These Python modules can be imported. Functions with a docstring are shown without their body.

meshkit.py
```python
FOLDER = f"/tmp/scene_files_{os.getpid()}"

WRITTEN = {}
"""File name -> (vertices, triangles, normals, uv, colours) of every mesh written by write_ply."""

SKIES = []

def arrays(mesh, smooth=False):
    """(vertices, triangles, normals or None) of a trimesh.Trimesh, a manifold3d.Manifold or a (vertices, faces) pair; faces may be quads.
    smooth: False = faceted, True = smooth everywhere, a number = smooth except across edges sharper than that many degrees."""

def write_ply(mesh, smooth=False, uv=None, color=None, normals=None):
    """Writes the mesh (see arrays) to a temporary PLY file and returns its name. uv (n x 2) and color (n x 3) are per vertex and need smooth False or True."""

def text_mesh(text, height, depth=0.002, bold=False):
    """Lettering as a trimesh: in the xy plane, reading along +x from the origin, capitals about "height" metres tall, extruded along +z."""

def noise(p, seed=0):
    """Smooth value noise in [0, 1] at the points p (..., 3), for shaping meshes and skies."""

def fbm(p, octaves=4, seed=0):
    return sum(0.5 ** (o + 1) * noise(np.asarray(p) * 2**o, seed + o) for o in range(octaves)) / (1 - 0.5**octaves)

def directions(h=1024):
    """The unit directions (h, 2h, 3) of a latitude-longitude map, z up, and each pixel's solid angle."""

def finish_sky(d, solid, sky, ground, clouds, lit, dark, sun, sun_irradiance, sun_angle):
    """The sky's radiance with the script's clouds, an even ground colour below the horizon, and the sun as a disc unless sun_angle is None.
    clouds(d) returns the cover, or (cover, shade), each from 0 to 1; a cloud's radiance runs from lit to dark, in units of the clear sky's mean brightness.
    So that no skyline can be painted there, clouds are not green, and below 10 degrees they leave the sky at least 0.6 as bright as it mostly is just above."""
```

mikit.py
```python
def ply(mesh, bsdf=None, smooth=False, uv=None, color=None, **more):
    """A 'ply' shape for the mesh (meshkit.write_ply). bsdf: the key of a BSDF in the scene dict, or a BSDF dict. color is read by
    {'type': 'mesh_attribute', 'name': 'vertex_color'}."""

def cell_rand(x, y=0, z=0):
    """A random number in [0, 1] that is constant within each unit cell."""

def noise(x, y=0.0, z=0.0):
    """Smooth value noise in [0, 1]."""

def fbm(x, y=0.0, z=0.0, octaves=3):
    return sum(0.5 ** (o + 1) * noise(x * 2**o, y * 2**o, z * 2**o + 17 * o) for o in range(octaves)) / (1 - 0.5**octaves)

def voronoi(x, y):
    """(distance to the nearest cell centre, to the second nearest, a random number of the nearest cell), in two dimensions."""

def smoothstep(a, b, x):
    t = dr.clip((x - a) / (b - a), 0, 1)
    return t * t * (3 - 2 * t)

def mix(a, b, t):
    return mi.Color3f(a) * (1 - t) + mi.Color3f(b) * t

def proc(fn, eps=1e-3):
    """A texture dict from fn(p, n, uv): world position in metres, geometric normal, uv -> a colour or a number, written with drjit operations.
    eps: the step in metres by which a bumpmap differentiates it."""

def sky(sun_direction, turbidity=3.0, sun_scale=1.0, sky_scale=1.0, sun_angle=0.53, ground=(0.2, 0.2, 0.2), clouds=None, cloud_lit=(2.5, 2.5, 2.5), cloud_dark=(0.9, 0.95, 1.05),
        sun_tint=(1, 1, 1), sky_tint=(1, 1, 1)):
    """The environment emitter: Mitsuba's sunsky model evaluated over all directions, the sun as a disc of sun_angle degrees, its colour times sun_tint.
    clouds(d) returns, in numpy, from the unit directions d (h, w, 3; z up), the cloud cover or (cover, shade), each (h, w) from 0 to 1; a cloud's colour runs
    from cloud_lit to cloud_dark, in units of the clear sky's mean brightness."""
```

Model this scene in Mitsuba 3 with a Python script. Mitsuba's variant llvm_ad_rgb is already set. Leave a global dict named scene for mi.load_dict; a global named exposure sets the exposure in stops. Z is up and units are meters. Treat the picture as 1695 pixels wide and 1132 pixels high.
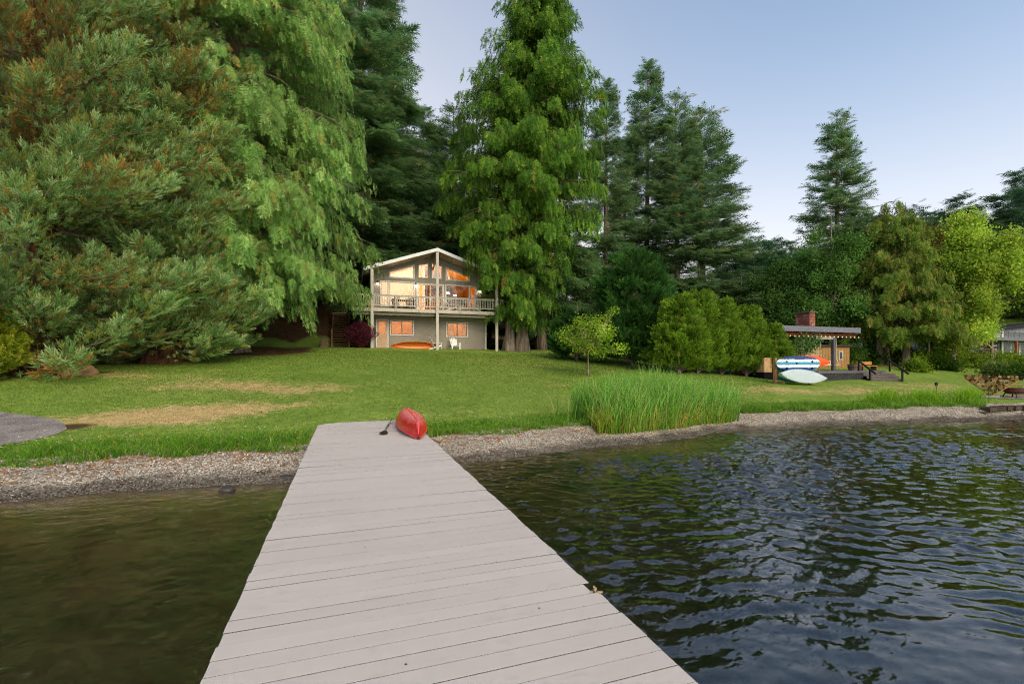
import math
import numpy as np, trimesh, shapely, mitsuba as mi, drjit as dr
import mikit, meshkit
from shapely.geometry import Polygon, box as sbox
T = mi.ScalarTransform4f
scene, labels = {}, {}

# ------------------------------------------------------------------ camera, sky, exposure
YAW = math.radians(19.2)
EYE = (0.0, 0.0, 2.18)
scene['camera'] = {'type': 'perspective', 'fov': 94.38, 'fov_axis': 'x', 'near_clip': 0.05, 'far_clip': 3000.0,
    'principal_point_offset_y': -0.0283,
    'to_world': T().look_at(origin=EYE, target=(EYE[0] + math.sin(YAW), EYE[1] + math.cos(YAW), EYE[2]), up=(0, 0, 1))}
exposure = 2.98


def veil(d):
    """thin high dusk haze: whitens the clear sky towards the horizon all round, more towards the afterglow behind the house"""
    e = np.clip(d[..., 2], 0, 1)
    az = np.clip((-.25 * d[..., 0] + .97 * d[..., 1]) / np.maximum(np.hypot(d[..., 0], d[..., 1]), 1e-6), 0, 1) ** 3
    return .02 + .62 * np.exp(-(e / .33) ** 2) + .40 * az * np.exp(-(e / .9) ** 2)


scene['sky'] = mikit.sky((0.12, -0.8, 0.55), turbidity=3.5, sun_scale=0.30, sky_scale=1.0, sun_angle=50, ground=(0.1, 0.11, 0.08),
    clouds=veil, cloud_lit=(2.15, 1.80, 1.52), cloud_dark=(1, 1, 1), sky_tint=(1.08, 0.99, 0.91), sun_tint=(0.93, 0.97, 0.94))


# ------------------------------------------------------------------ helpers
def lin(r, g, b):
    c = np.array([r, g, b]) / 255.0
    return np.where(c < 0.04045, c / 12.92, ((c + 0.055) / 1.055) ** 2.4)


def rgb(c):
    return {'type': 'rgb', 'value': [float(x) for x in c]}


def sm(a, b, x):
    t = np.clip((x - a) / (b - a), 0, 1)
    return t * t * (3 - 2 * t)


_count = {}


def key_for(name):
    n = _count.get(name, 0)
    _count[name] = n + 1
    return name if n == 0 else f'{name}_{n:03d}'


def tag(key, label=None, cat=None, group=None, kind=None):
    d = {k: v for k, v in (('label', label), ('category', cat), ('group', group), ('kind', kind)) if v}
    if d:
        labels[key] = d
    return key


def put(name, mesh, bsdf, color=None, smooth=False, parent=None, uv=None, jit=0.0, **tags):
    """ONE entry of scene, parent__name numbered; color: one colour or one per vertex"""
    key = key_for((parent + '__' if parent else '') + name)
    if hasattr(mesh, 'to_mesh'):
        m = mesh.to_mesh(); mesh = (m.vert_properties[:, :3], m.tri_verts)
    if isinstance(mesh, trimesh.Trimesh):
        mesh = (np.array(mesh.vertices), np.array(mesh.faces))
    v, f = np.asarray(mesh[0], float), np.asarray(mesh[1], int)
    if color is not None and np.ndim(color) == 1:
        color = np.tile(np.asarray(color, float), (len(v), 1))
        if jit:
            color = color * (1 + jit * (meshkit.fbm(v * 3.1, 3, seed=len(key))[:, None] - 0.5))
    if smooth not in (False, True):
        tm = trimesh.Trimesh(v, f, process=False)
        if color is not None:
            tm.visual = trimesh.visual.ColorVisuals(tm, vertex_colors=None)
        s = trimesh.graph.smooth_shade(tm, angle=np.radians(smooth), facet_minarea=None)
        v2, f2 = np.array(s.vertices), np.array(s.faces)
        if color is not None:
            from scipy.spatial import cKDTree
            color = color[cKDTree(v).query(v2)[1]]
        v, f, smooth = v2, f2, True
    scene[key] = mikit.ply((v, f), bsdf, smooth=smooth, uv=uv, color=color)
    tag(key, **tags)
    return key


def thing(name, label, cat, group=None):
    return tag(key_for(name), label, cat, group)


def join(parts):
    parts = [((np.asarray(p.vertices), np.asarray(p.faces)) if isinstance(p, trimesh.Trimesh) else p) for p in parts]
    at = np.cumsum([0] + [len(p[0]) for p in parts])
    return np.vstack([p[0] for p in parts]), np.vstack([np.asarray(p[1]) + a for p, a in zip(parts, at)])


def move(mesh, loc=(0, 0, 0), rz=0.0, ry=0.0, rx=0.0, s=1.0):
    v, f = (np.asarray(mesh.vertices), np.asarray(mesh.faces)) if isinstance(mesh, trimesh.Trimesh) else mesh
    m = trimesh.transformations.euler_matrix(rx, ry, rz, 'sxyz')[:3, :3]
    return (np.asarray(v) * s) @ m.T + np.asarray(loc), f


BOXF = np.array([[0, 2, 3], [0, 3, 1], [4, 5, 7], [4, 7, 6], [0, 1, 5], [0, 5, 4], [2, 6, 7], [2, 7, 3], [0, 4, 6], [0, 6, 2], [1, 3, 7], [1, 7, 5]])


def box(x0, x1, y0, y1, z0, z1):
    return np.array([[x, y, z] for z in (z0, z1) for y in (y0, y1) for x in (x0, x1)], float), BOXF


def cbox(x0, x1, y0, y1, z0, z1, c=0.004, axis=0):
    """box with the four long edges (along axis) chamfered"""
    lo, hi = np.array([x0, y0, z0], float), np.array([x1, y1, z1], float)
    a, b = [k for k in range(3) if k != axis]
    sec = [(lo[a] + c, lo[b]), (hi[a] - c, lo[b]), (hi[a], lo[b] + c), (hi[a], hi[b] - c), (hi[a] - c, hi[b]), (lo[a] + c, hi[b]), (lo[a], hi[b] - c), (lo[a], lo[b] + c)]
    v = np.zeros((16, 3))
    for i, (p, q) in enumerate(sec):
        v[i, a], v[i, b], v[i, axis] = p, q, lo[axis]
        v[i + 8, a], v[i + 8, b], v[i + 8, axis] = p, q, hi[axis]
    f = []
    for i in range(8):
        j = (i + 1) % 8
        f += [[i, j, j + 8], [i, j + 8, i + 8]]
    for i in range(1, 7):
        f += [[0, i + 1, i], [8, 8 + i, 8 + i + 1]]
    f = np.array(f)
    if axis == 1:
        f = f[:, ::-1]
    return v, f


def beam(p, q, w, h, up=(0, 0, 1)):
    p, q = np.array(p, float), np.array(q, float)
    x = (q - p) / np.linalg.norm(q - p)
    y = np.cross(up, x); y /= np.linalg.norm(y)
    z = np.cross(x, y)
    v, f = box(0, np.linalg.norm(q - p), -w / 2, w / 2, -h / 2, h / 2)
    return p + v @ np.stack([x, y, z]), f


def tube(pts, rad, sides=8, caps=True):
    p = np.asarray(pts, float)
    r = np.broadcast_to(rad, (len(p),))
    t = np.gradient(p, axis=0); t /= np.linalg.norm(t, axis=1, keepdims=True) + 1e-12
    ref = np.where(np.abs(t[:, 2:]) < 0.9, [0, 0, 1.0], [1.0, 0, 0])
    a = np.cross(t, ref); a /= np.linalg.norm(a, axis=1, keepdims=True) + 1e-12
    b = np.cross(t, a)
    g = np.arange(sides) * 2 * np.pi / sides
    v = p[:, None] + r[:, None, None] * (np.cos(g)[None, :, None] * a[:, None] + np.sin(g)[None, :, None] * b[:, None])
    i, j = np.meshgrid(np.arange(len(p) - 1), np.arange(sides), indexing='ij')
    k = (j + 1) % sides
    f = np.stack([i * sides + j, i * sides + k, (i + 1) * sides + k, (i + 1) * sides + j], -1).reshape(-1, 4)
    f = np.vstack([f[:, [0, 1, 2]], f[:, [0, 2, 3]]])[:, ::-1]
    v = v.reshape(-1, 3)
    if caps:
        n = len(v); v = np.vstack([v, p[:1], p[-1:]]); e = (len(p) - 1) * sides
        q = np.arange(sides); q2 = (q + 1) % sides
        f = np.vstack([f, np.stack([q * 0 + n, q, q2], 1), np.stack([q * 0 + n + 1, e + q2, e + q], 1)])
    return v, f


def slab(poly, y0, y1):
    """shapely polygon(s) in (u, z) extruded along v from y0 to y1"""
    out = []
    for g in getattr(poly, 'geoms', [poly]):
        if g.geom_type == 'Polygon' and g.area > 1e-5:
            m = trimesh.creation.extrude_polygon(g, y1 - y0, engine='earcut')
            v = np.array(m.vertices)
            out.append((np.stack([v[:, 0], y0 + v[:, 2], v[:, 1]], 1), np.array(m.faces)[:, ::-1]))
    return join(out)


def plate(poly, z0, z1):
    m = trimesh.creation.extrude_polygon(poly, z1 - z0, engine='earcut')
    return np.array(m.vertices) + [0, 0, z0], np.array(m.faces)


def lathe(prof, n=20, loc=(0, 0, 0)):
    m = trimesh.creation.revolve(np.array(prof, float), sections=n)
    return np.array(m.vertices) + loc, np.array(m.faces)


# ------------------------------------------------------------------ terrain
SU = [-90, -40, -5.1, -.93, 2.35, 4.41, 7.15, 12, 17.3, 24.3, 34, 60, 140, 420]
SV = [14, 10.6, 9.59, 9.53, 10.03, 10.39, 10.74, 11.7, 11.4, 10.6, 9.5, 9, 8, 8]


def shore(u):
    return np.interp(u, SU, SV) + 0.10 * np.sin(1.3 * u) + 0.06 * np.sin(3.1 * u + 1)


def gz(u, v):
    u, v = np.asarray(u, float), np.asarray(v, float)
    d = v - shore(u)
    k = .118 - .070 * sm(17, 29, u)
    lawn = .46 + .012 * np.clip(d - 1.2, 0, 2.2) + k * np.clip(d - 3.4, 0, None) + .085 * np.clip(v - 22, 0, 12) * sm(27, 33, u)
    cap = 3.13 - .9 * sm(16, 30, u)
    lawn = np.minimum(lawn, cap + .035 * np.clip(d - 25.5, 0, 40))
    hill = .42 * np.clip(v - 37.5 - np.clip(u + 1.5, 0, 6) / 6 * 11, 0, 12) * (1 - sm(10, 22, u))
    hill = hill + .22 * np.clip(v - 60, 0, 60) * (1 - sm(25, 60, u))
    far = .33 * u + .944 * v
    lawn = lawn + hill + sm(68, 150, far) * np.interp(u / np.maximum(v, 1), [-1, .3, 1.13, 1.75, 2.28, 3], [0, 4, 10, 19, 31, 42])
    lawn = lawn + 0.05 * (meshkit.fbm(np.stack(np.broadcast_arrays(u * .35, v * .35, 0.0 * u), -1), 2) - .5) * sm(1.2, 4, d)
    bed = np.maximum(d * .22, -1.6 - .03 * np.clip(-d - 7, 0, 30)) + .04 * np.sin(2.1 * u + v) * sm(0, -2, d)
    return np.where(d < 0, bed, np.where(d < 1.2, .46 * np.clip(d / 1.2, 0, 1), lawn))


def steps(*spans):
    out = [spans[0][0]]
    for a, b, s0, s1 in spans:
        n = max(1, int(round((b - a) / ((s0 + s1) / 2))))
        w = np.cumsum(np.linspace(s0, s1, n)); out += list(a + (b - a) * w / w[-1])
    return np.array(out)


def grid(A, B, fn):
    a, b = np.meshgrid(A, B, indexing='ij')
    v = fn(a, b).reshape(-1, 3)
    i, j = np.meshgrid(np.arange(len(A) - 1), np.arange(len(B) - 1), indexing='ij')
    n = len(B)
    q = np.stack([i * n + j, (i + 1) * n + j, (i + 1) * n + j + 1, i * n + j + 1], -1).reshape(-1, 4)
    return v, np.vstack([q[:, [0, 1, 2]], q[:, [0, 2, 3]]])


def pn(u, v, s, seed=0, o=3):
    return meshkit.fbm(np.stack([np.asarray(u) * s, np.asarray(v) * s, np.zeros_like(np.asarray(u, float))], -1), o, seed)


def dryness(u, v):
    """0 lush, 1 straw: where the lawn has burnt off over the summer"""
    g = lambda a, b, su, sv: np.exp(-((u - a) / su) ** 2 - ((v - b) / sv) ** 2)
    n = .6 * pn(u, v, .55, 3) + .4 * pn(u, v, 1.7, 5)
    d = 1.05 * g(-4.8, 14.9, 2.1, 1.15) + .62 * g(-2.2, 16.0, 2.0, .9) + .42 * g(-1.2, 18.8, 2.3, 1.3) + .42 * g(-4.6, 20, 3, 1.5) + .15 * g(4.5, 20.5, 6, 2.2)
    d = d + .16 * g(9, 27, 7, 4) + .45 * g(19, 17.5, 3.5, 1.3) + .4 * g(26, 16.5, 5, 1.6) + .28 * g(33, 18, 8, 3) + .45 * g(-8.5, 22.8, 2.5, 1.2)
    dd = v - shore(u)
    return np.clip((d + (n - .5) * .95 + .07) * sm(2.0, 4.2, dd + n), 0, 1)


def dirt(u, v):
    """bare brown soil and needle litter under the big trees"""
    g = lambda a, b, su, sv: np.exp(-((u - a) / su) ** 2 - ((v - b) / sv) ** 2)
    n = pn(u, v, .8, 9)
    x = 1.5 * sm(38.5, 42, v + 2 * n) * (1 - sm(24, 34, u)) + 1.3 * g(-13, 27.5, 5.5, 2.2) + 1.3 * g(-5, 33, 4, 3) * sm(0, -3, u) + .8 * g(-9.6, 23.6, 1.0, .6) + 1.1 * g(-6.2, 14.2, .45, .35)
    x = x + .8 * g(21, 25.5, 8, 1.2) + .6 * g(46, 28, 9, 2)
    return np.clip(x + (n - .5) * .6 * (x > .05), 0, 1)


# ------------------------------------------------------------------ materials
VC = {'type': 'mesh_attribute', 'name': 'vertex_color'}
P, sst = mikit.proc, mikit.smoothstep


def mx(a, b, t):
    a, b = (mi.Color3f(*[float(x) for x in c]) if isinstance(c, np.ndarray) else c for c in (a, b))
    return a * (1 - t) + b * t


scene['matte'] = {'type': 'twosided', 'bsdf': {'type': 'diffuse', 'reflectance': VC}}
scene['satin'] = {'type': 'twosided', 'bsdf': {'type': 'principled', 'base_color': VC, 'roughness': 0.5, 'specular': 0.4}}
scene['gloss'] = {'type': 'twosided', 'bsdf': {'type': 'principled', 'base_color': VC, 'roughness': 0.28, 'specular': 0.5, 'clearcoat': 0.3, 'clearcoat_gloss': 0.7}}
scene['leaf'] = {'type': 'principledthin', 'base_color': VC, 'roughness': 0.55, 'diff_trans': 1.05, 'eta': 1.3}
scene['pane'] = {'type': 'thindielectric', 'int_ior': 1.5}
scene['metal'] = {'type': 'twosided', 'bsdf': {'type': 'principled', 'base_color': VC, 'roughness': 0.35, 'metallic': 0.8}}


def lawn_fn(p, n, uv):
    big = mikit.fbm(p.x * .9, p.y * .9, 0, 3)
    mid = mikit.fbm(p.x * 6, p.y * 6, 3, 3)
    fine = mikit.noise(p.x * 42, p.y * 42, 1)
    g = mx(lin(84, 112, 42), lin(140, 160, 76), dr.clip(big * .5 + mid * .6 + fine * .35 - .22, 0, 1))
    s = mx(lin(144, 126, 78), lin(206, 180, 132), dr.clip(mid * .7 + fine * .5 - .1, 0, 1))
    c = mx(g, s, sst(.25, .8, uv.x + (mid - .5) * .5 + (fine - .5) * .3))
    soil = mx(lin(52, 40, 30), lin(104, 82, 62), dr.clip(mid * .8 + fine * .4 - .1, 0, 1))
    return mx(c, soil, sst(.3, .75, uv.y + (mid - .5) * .4))


def beach_fn(p, n, uv):
    d1, d2, r = mikit.voronoi(p.x * 34, p.y * 34)
    tone = mikit.fbm(p.x * 2, p.y * 5, 0, 3)
    c = mx(lin(82, 74, 66), lin(190, 182, 170), r)
    c = mx(c, lin(150, 104, 74), sst(.8, .95, mikit.noise(p.x * 30, p.y * 30, 7)))
    c = c * (.55 + .45 * sst(.0, .25, d2 - d1)) * (.65 + .6 * tone)
    wet = sst(.20, .05, p.z + (tone - .5) * .12)
    return c * (1 - .62 * wet)


def bed_fn(p, n, uv):
    a = mikit.fbm(p.x * .9 + p.y * .5, p.y * 2.6, 0, 3)
    b = mikit.fbm(p.x * 6 + p.y * 2, p.y * 13, 4, 3)
    d1, d2, r = mikit.voronoi(p.x * 9, p.y * 9)
    c = mx(lin(84, 70, 44), lin(164, 140, 98), dr.clip(a * .8 + b * .9 - .4, 0, 1))
    c = mx(c, lin(150, 136, 112), sst(.72, .9, r) * sst(.35, .15, d1) * sst(-.7, -.1, p.z) * .6)
    c = mx(c, lin(38, 60, 30), sst(.38, .72, mikit.fbm(p.x * 1.3, p.y * 2.2, 8, 3)) * (.35 + .45 * sst(.5, 4, p.x)))
    return mx(lin(34, 50, 42), c, .25 + .75 * sst(-1.5, -.2, p.z)) * (.85 - .4 * sst(.5, 4, p.x)) * (1 + .5 * sst(-.75, -.1, p.z))  # bed colour fades with depth in place of light scattered by the water


def gravel_fn(p, n, uv):
    r = mikit.noise(p.x * 60, p.y * 60, 2)
    q = mikit.fbm(p.x * 3, p.y * 3, 1, 3)
    return mx(lin(92, 86, 84), lin(176, 168, 165), dr.clip(r * .7 + q * .6 - .25, 0, 1))


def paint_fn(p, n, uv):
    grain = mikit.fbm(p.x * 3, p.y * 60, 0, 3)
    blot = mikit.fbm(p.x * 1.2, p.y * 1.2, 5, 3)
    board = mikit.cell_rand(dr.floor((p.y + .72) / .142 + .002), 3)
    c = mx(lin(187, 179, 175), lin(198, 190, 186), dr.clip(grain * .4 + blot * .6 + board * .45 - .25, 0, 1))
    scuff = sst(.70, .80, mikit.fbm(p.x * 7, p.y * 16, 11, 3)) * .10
    return mx(mx(c, lin(122, 110, 100), scuff), lin(46, 40, 36), dr.select(n.z < .5, 1.0, 0.0))  # plank sides coloured dark to paint in gap shade along with trapped dirt


def bark_fn(p, n, uv):
    a = mikit.fbm(p.x * 9, p.y * 9, p.z * .9, 3)
    b = mikit.fbm(p.x * 30, p.y * 30, p.z * 3, 2)
    return mx(lin(74, 62, 55), lin(176, 160, 146), dr.clip(a * 1.1 + b * .5 - .4, 0, 1))


def red_bark_fn(p, n, uv):
    a = mikit.fbm(p.x * 9, p.y * 9, p.z * .8, 3)
    b = mikit.fbm(p.x * 30, p.y * 30, p.z * 3, 2)
    return mx(lin(46, 30, 24), lin(128, 92, 74), dr.clip(a * 1.1 + b * .5 - .4, 0, 1))


def siding_fn(p, n, uv):
    a = mikit.fbm(p.x * 1.6, p.y * 1.6, p.z * .6, 3)
    return mx(lin(136, 130, 121), lin(158, 152, 143), a)


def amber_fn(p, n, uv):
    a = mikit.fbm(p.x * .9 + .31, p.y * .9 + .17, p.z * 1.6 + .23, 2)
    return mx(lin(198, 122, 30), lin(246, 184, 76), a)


def diffuse(fn, **k):
    return {'type': 'twosided', 'bsdf': {'type': 'diffuse', 'reflectance': P(fn)}}


scene['lawn_mat'], scene['beach_mat'], scene['bed_mat'], scene['gravel_mat'] = diffuse(lawn_fn), diffuse(beach_fn), diffuse(bed_fn), diffuse(gravel_fn)
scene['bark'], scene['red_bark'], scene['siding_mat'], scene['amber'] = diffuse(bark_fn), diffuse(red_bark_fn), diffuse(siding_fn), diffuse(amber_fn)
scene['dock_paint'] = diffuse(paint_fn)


def ripple_fn(p, n, uv):
    a = mikit.fbm(p.x * 5.5 + p.y * 2.2, p.y * 11 - p.x * 4, 0, 3)
    b = mikit.noise(p.x * 21 + p.y * 8, p.y * 30 - p.x * 11, 4)
    lee = .9 + .1 * sst(.2, 3.5, p.x)
    gust = .5 + .9 * sst(.35, .7, mikit.fbm(p.x * .35, p.y * .5, 9, 2))
    return (a * .0065 + b * .0011) * lee * gust


scene['water_mat'] = {'type': 'bumpmap', 'arbitrary': P(ripple_fn, 4e-3), 'scale': 1.0, 'bsdf': {'type': 'dielectric', 'int_ior': 1.85, 'ext_ior': 1.0}}

# ------------------------------------------------------------------ ground, one sheet in rows that follow the shore
UA = steps((-90, -14, 6, .5), (-14, 20, .22, .22), (20, 40, .25, .6), (40, 130, .8, 4), (130, 420, 5, 12))


def ground(dA):
    def fn(a, d):
        v = shore(a) + d
        return np.stack([a, v, gz(a, v)], -1)
    return grid(UA, dA, fn)


bm = ground(steps((-60, -12, 5, .6), (-12, 0, .25, .2)))
put('lake_bed', bm, 'bed_mat', smooth=True, kind='structure', label='dark weedy lake bed seen through the shallow water', cat='lake bed')
bm = ground(steps((0, 1.2, .1, .1)))
bm[0][:, 2] += .02 * (pn(bm[0][:, 0], bm[0][:, 1], 2.2, 5) - .5) * sm(0, .3, bm[0][:, 2])
put('beach', bm, 'beach_mat', smooth=True, kind='structure', label='narrow pebble beach between the grass bank and the lake', cat='beach')
lm = ground(steps((1.2, 16, .15, .3), (16, 34, .3, .6), (34, 60, .7, 2), (60, 380, 3, 12)))
lv = lm[0]
put('lawn', lm, 'lawn_mat', smooth=True, uv=np.stack([dryness(lv[:, 0], lv[:, 1]), dirt(lv[:, 0], lv[:, 1])], 1), kind='structure', label='sloping mown lawn with straw coloured dry patches', cat='lawn')

PATH = Polygon([(-16, 17.4), (-8.7, 16.3), (-7.6, 15.6), (-6.9, 15.0), (-6.5, 14.5), (-6.2, 13.95), (-6.15, 13.5), (-6.35, 13.0), (-6.6, 12.3), (-8, 11.75), (-16, 11.6)])
pm = trimesh.creation.triangulate_polygon(PATH.segmentize(.5), engine='earcut')
pg = [sbox(x, y, x + .5, y + .5).intersection(PATH) for x in np.arange(-16, -6, .5) for y in np.arange(11.5, 17.5, .5)]
pp = []
for g in pg:
    if g.area > 1e-4 and g.geom_type == 'Polygon':
        v, f = trimesh.creation.triangulate_polygon(g, engine='earcut'); v = np.asarray(v)
        pp.append((np.column_stack([v, gz(v[:, 0], v[:, 1]) + .012]), np.asarray(f)))
put('gravel_path', join(pp), 'gravel_mat', kind='structure', label='grey fine gravel path ending in the lawn near the shore', cat='path')

# ------------------------------------------------------------------ lake
rng = np.random.default_rng(5)
WV = []
for i in range(64):
    lam = .11 * (4.2 ** rng.random()); th = math.radians(248 + rng.normal(0, 30))
    WV.append((2 * math.pi / lam * math.cos(th), 2 * math.pi / lam * math.sin(th), .0048 * lam ** 1.0, rng.random() * 6.28))


def waves(u, v):
    z = np.zeros_like(u)
    for kx, ky, a, ph in WV:
        z += a * np.sin(kx * u + ky * v + ph + .6 * np.sin(.9 * u + ph) + .6 * np.sin(.7 * v + 2 * ph))
    gust = .4 + 1.15 * sm(.3, .7, pn(u, v, .28, 11, 2))
    lee = .5 + .5 * sm(.2, 3.5, u)           # the dock shelters the water behind it
    deep = .5 + .5 * sm(.1, 1.6, shore(u) - v)
    return z * gust * lee * deep


def water_fn(a, b):
    v = np.minimum(b, shore(a) + .25)
    v = np.where(b > 8.2, 8.2 + (b - 8.2) / 5.0 * (shore(a) + .2 - 8.2), b)
    z = waves(a, v)
    return np.stack([a, v, z - .0], -1)


wm = grid(steps((-90, -9, 6, .08), (-9, 1.7, .075, .055), (1.7, 8, .034, .034), (8, 16, .045, .07), (16, 30, .07, .16), (30, 140, .3, 6)), steps((-90, .3, 8, .06), (.3, 8.2, .034, .036), (8.2, 13.2, .06, .06)), water_fn)
put('lake', wm, 'water_mat', smooth=True, kind='structure', label='rippled dark green lake water reflecting the evening sky', cat='lake')
# ------------------------------------------------------------------ dock
DZ = 0.55
rng = np.random.default_rng(11)
dock = thing('dock', 'long grey painted plank dock running from the lake to the lawn', 'dock')
v0 = -0.72
k = 0
while v0 < 13.38:
    w = .142
    gap = rng.choice([.0045, .0055, .0065, .0085], p=[.3, .35, .2, .15])
    a, b = -.70 + rng.normal(0, .003), 1.68 + rng.normal(0, .004)
    if v0 > 13.0:
        a += (v0 - 12.98) * .55
    if 2.93 < v0 + w / 2 < 3.1:
        b -= .05
    tilt = rng.normal(0, .0012)
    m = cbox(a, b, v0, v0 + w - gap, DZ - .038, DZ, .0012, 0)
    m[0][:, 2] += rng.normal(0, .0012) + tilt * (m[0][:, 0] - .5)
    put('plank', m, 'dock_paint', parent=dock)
    v0 += w
for u in (-.55, .49, 1.53):
    put('stringer', box(u - .04, u + .04, -.7, 13.3, DZ - .24, DZ - .0385), 'matte', lin(96, 84, 74), parent=dock)
for v in (.6, 4.2, 7.6):
    for u in (-.45, 1.43):
        put('piling', tube([(u, v, -1.7), (u, v, DZ - .05)], .11, 12), 'matte', lin(70, 60, 52), parent=dock, jit=.5)
sp = []
for i in range(7):
    c = np.array([1.655 + rng.normal(0, .022), 3.03 + rng.normal(0, .05), DZ + .002])
    q = c + [rng.normal(.015, .012), rng.normal(0, .02), .001]
    sp.append(beam(c, q, rng.uniform(.006, .014), .008))
put('splintered_wood', join(sp), 'matte', lin(176, 146, 110), parent=dock, jit=.8, kind='stuff', label='chewed raw wood at the right edge of the dock')
for p in ((.15, 4.35), (.62, 4.2), (-.2, 5.9), (1.3, 5.2), (1.2, 2.9), (.3, 2.6), (-.35, 7.9), (.75, 8.6)):
    put('nail_head', lathe([(0, .003), (.006, .002), (.007, 0)], 8, (p[0], p[1], DZ + .001)), 'matte', lin(60, 50, 46), parent=dock)


# ------------------------------------------------------------------ boats
def hull(L, B, D, sheer=.1, rock=.05, stem=.12, p=.75, n=56, m=22):
    """open hull along x, gunwale up at z = D, keel down at z = 0"""
    s = np.linspace(-1, 1, n)
    s = np.sign(s) * (1 - (1 - np.abs(s)) ** 1.25)
    w = B / 2 * np.clip(1 - np.abs(s) ** 2.3, 0, 1) ** .9 + .006
    th = np.linspace(0, np.pi, m)
    zk = rock * s ** 2 + D * .8 * np.clip((np.abs(s) - (1 - stem)) / stem, 0, 1) ** 2.6
    zg = D + sheer * s ** 4
    y = w[:, None] * (np.sign(np.cos(th)) * np.abs(np.cos(th)) ** p)[None]
    z = zg[:, None] + (zk - zg)[:, None] * (np.sin(th) ** .85)[None]
    x = np.broadcast_to(s[:, None] * L / 2, y.shape)
    v = np.stack([x, y, z], -1).reshape(-1, 3)
    i, j = np.meshgrid(np.arange(n - 1), np.arange(m - 1), indexing='ij')
    q = np.stack([i * m + j, (i + 1) * m + j, (i + 1) * m + j + 1, i * m + j + 1], -1).reshape(-1, 4)
    keel = np.stack([s * L / 2, 0 * s, zk], 1)
    gl, gr = np.stack([s * L / 2, w, zg], 1), np.stack([s * L / 2, -w, zg], 1)
    return (v, np.vstack([q[:, [0, 1, 2]], q[:, [0, 2, 3]]])), keel, gl, gr


def place_pts(p, M):
    return np.asarray(p) @ M[:3, :3].T + M[:3, 3]


def frame(loc, rz=0, rx=0, ry=0):
    M = trimesh.transformations.euler_matrix(rx, ry, rz, 'sxyz'); M[:3, 3] = loc
    return M


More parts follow.
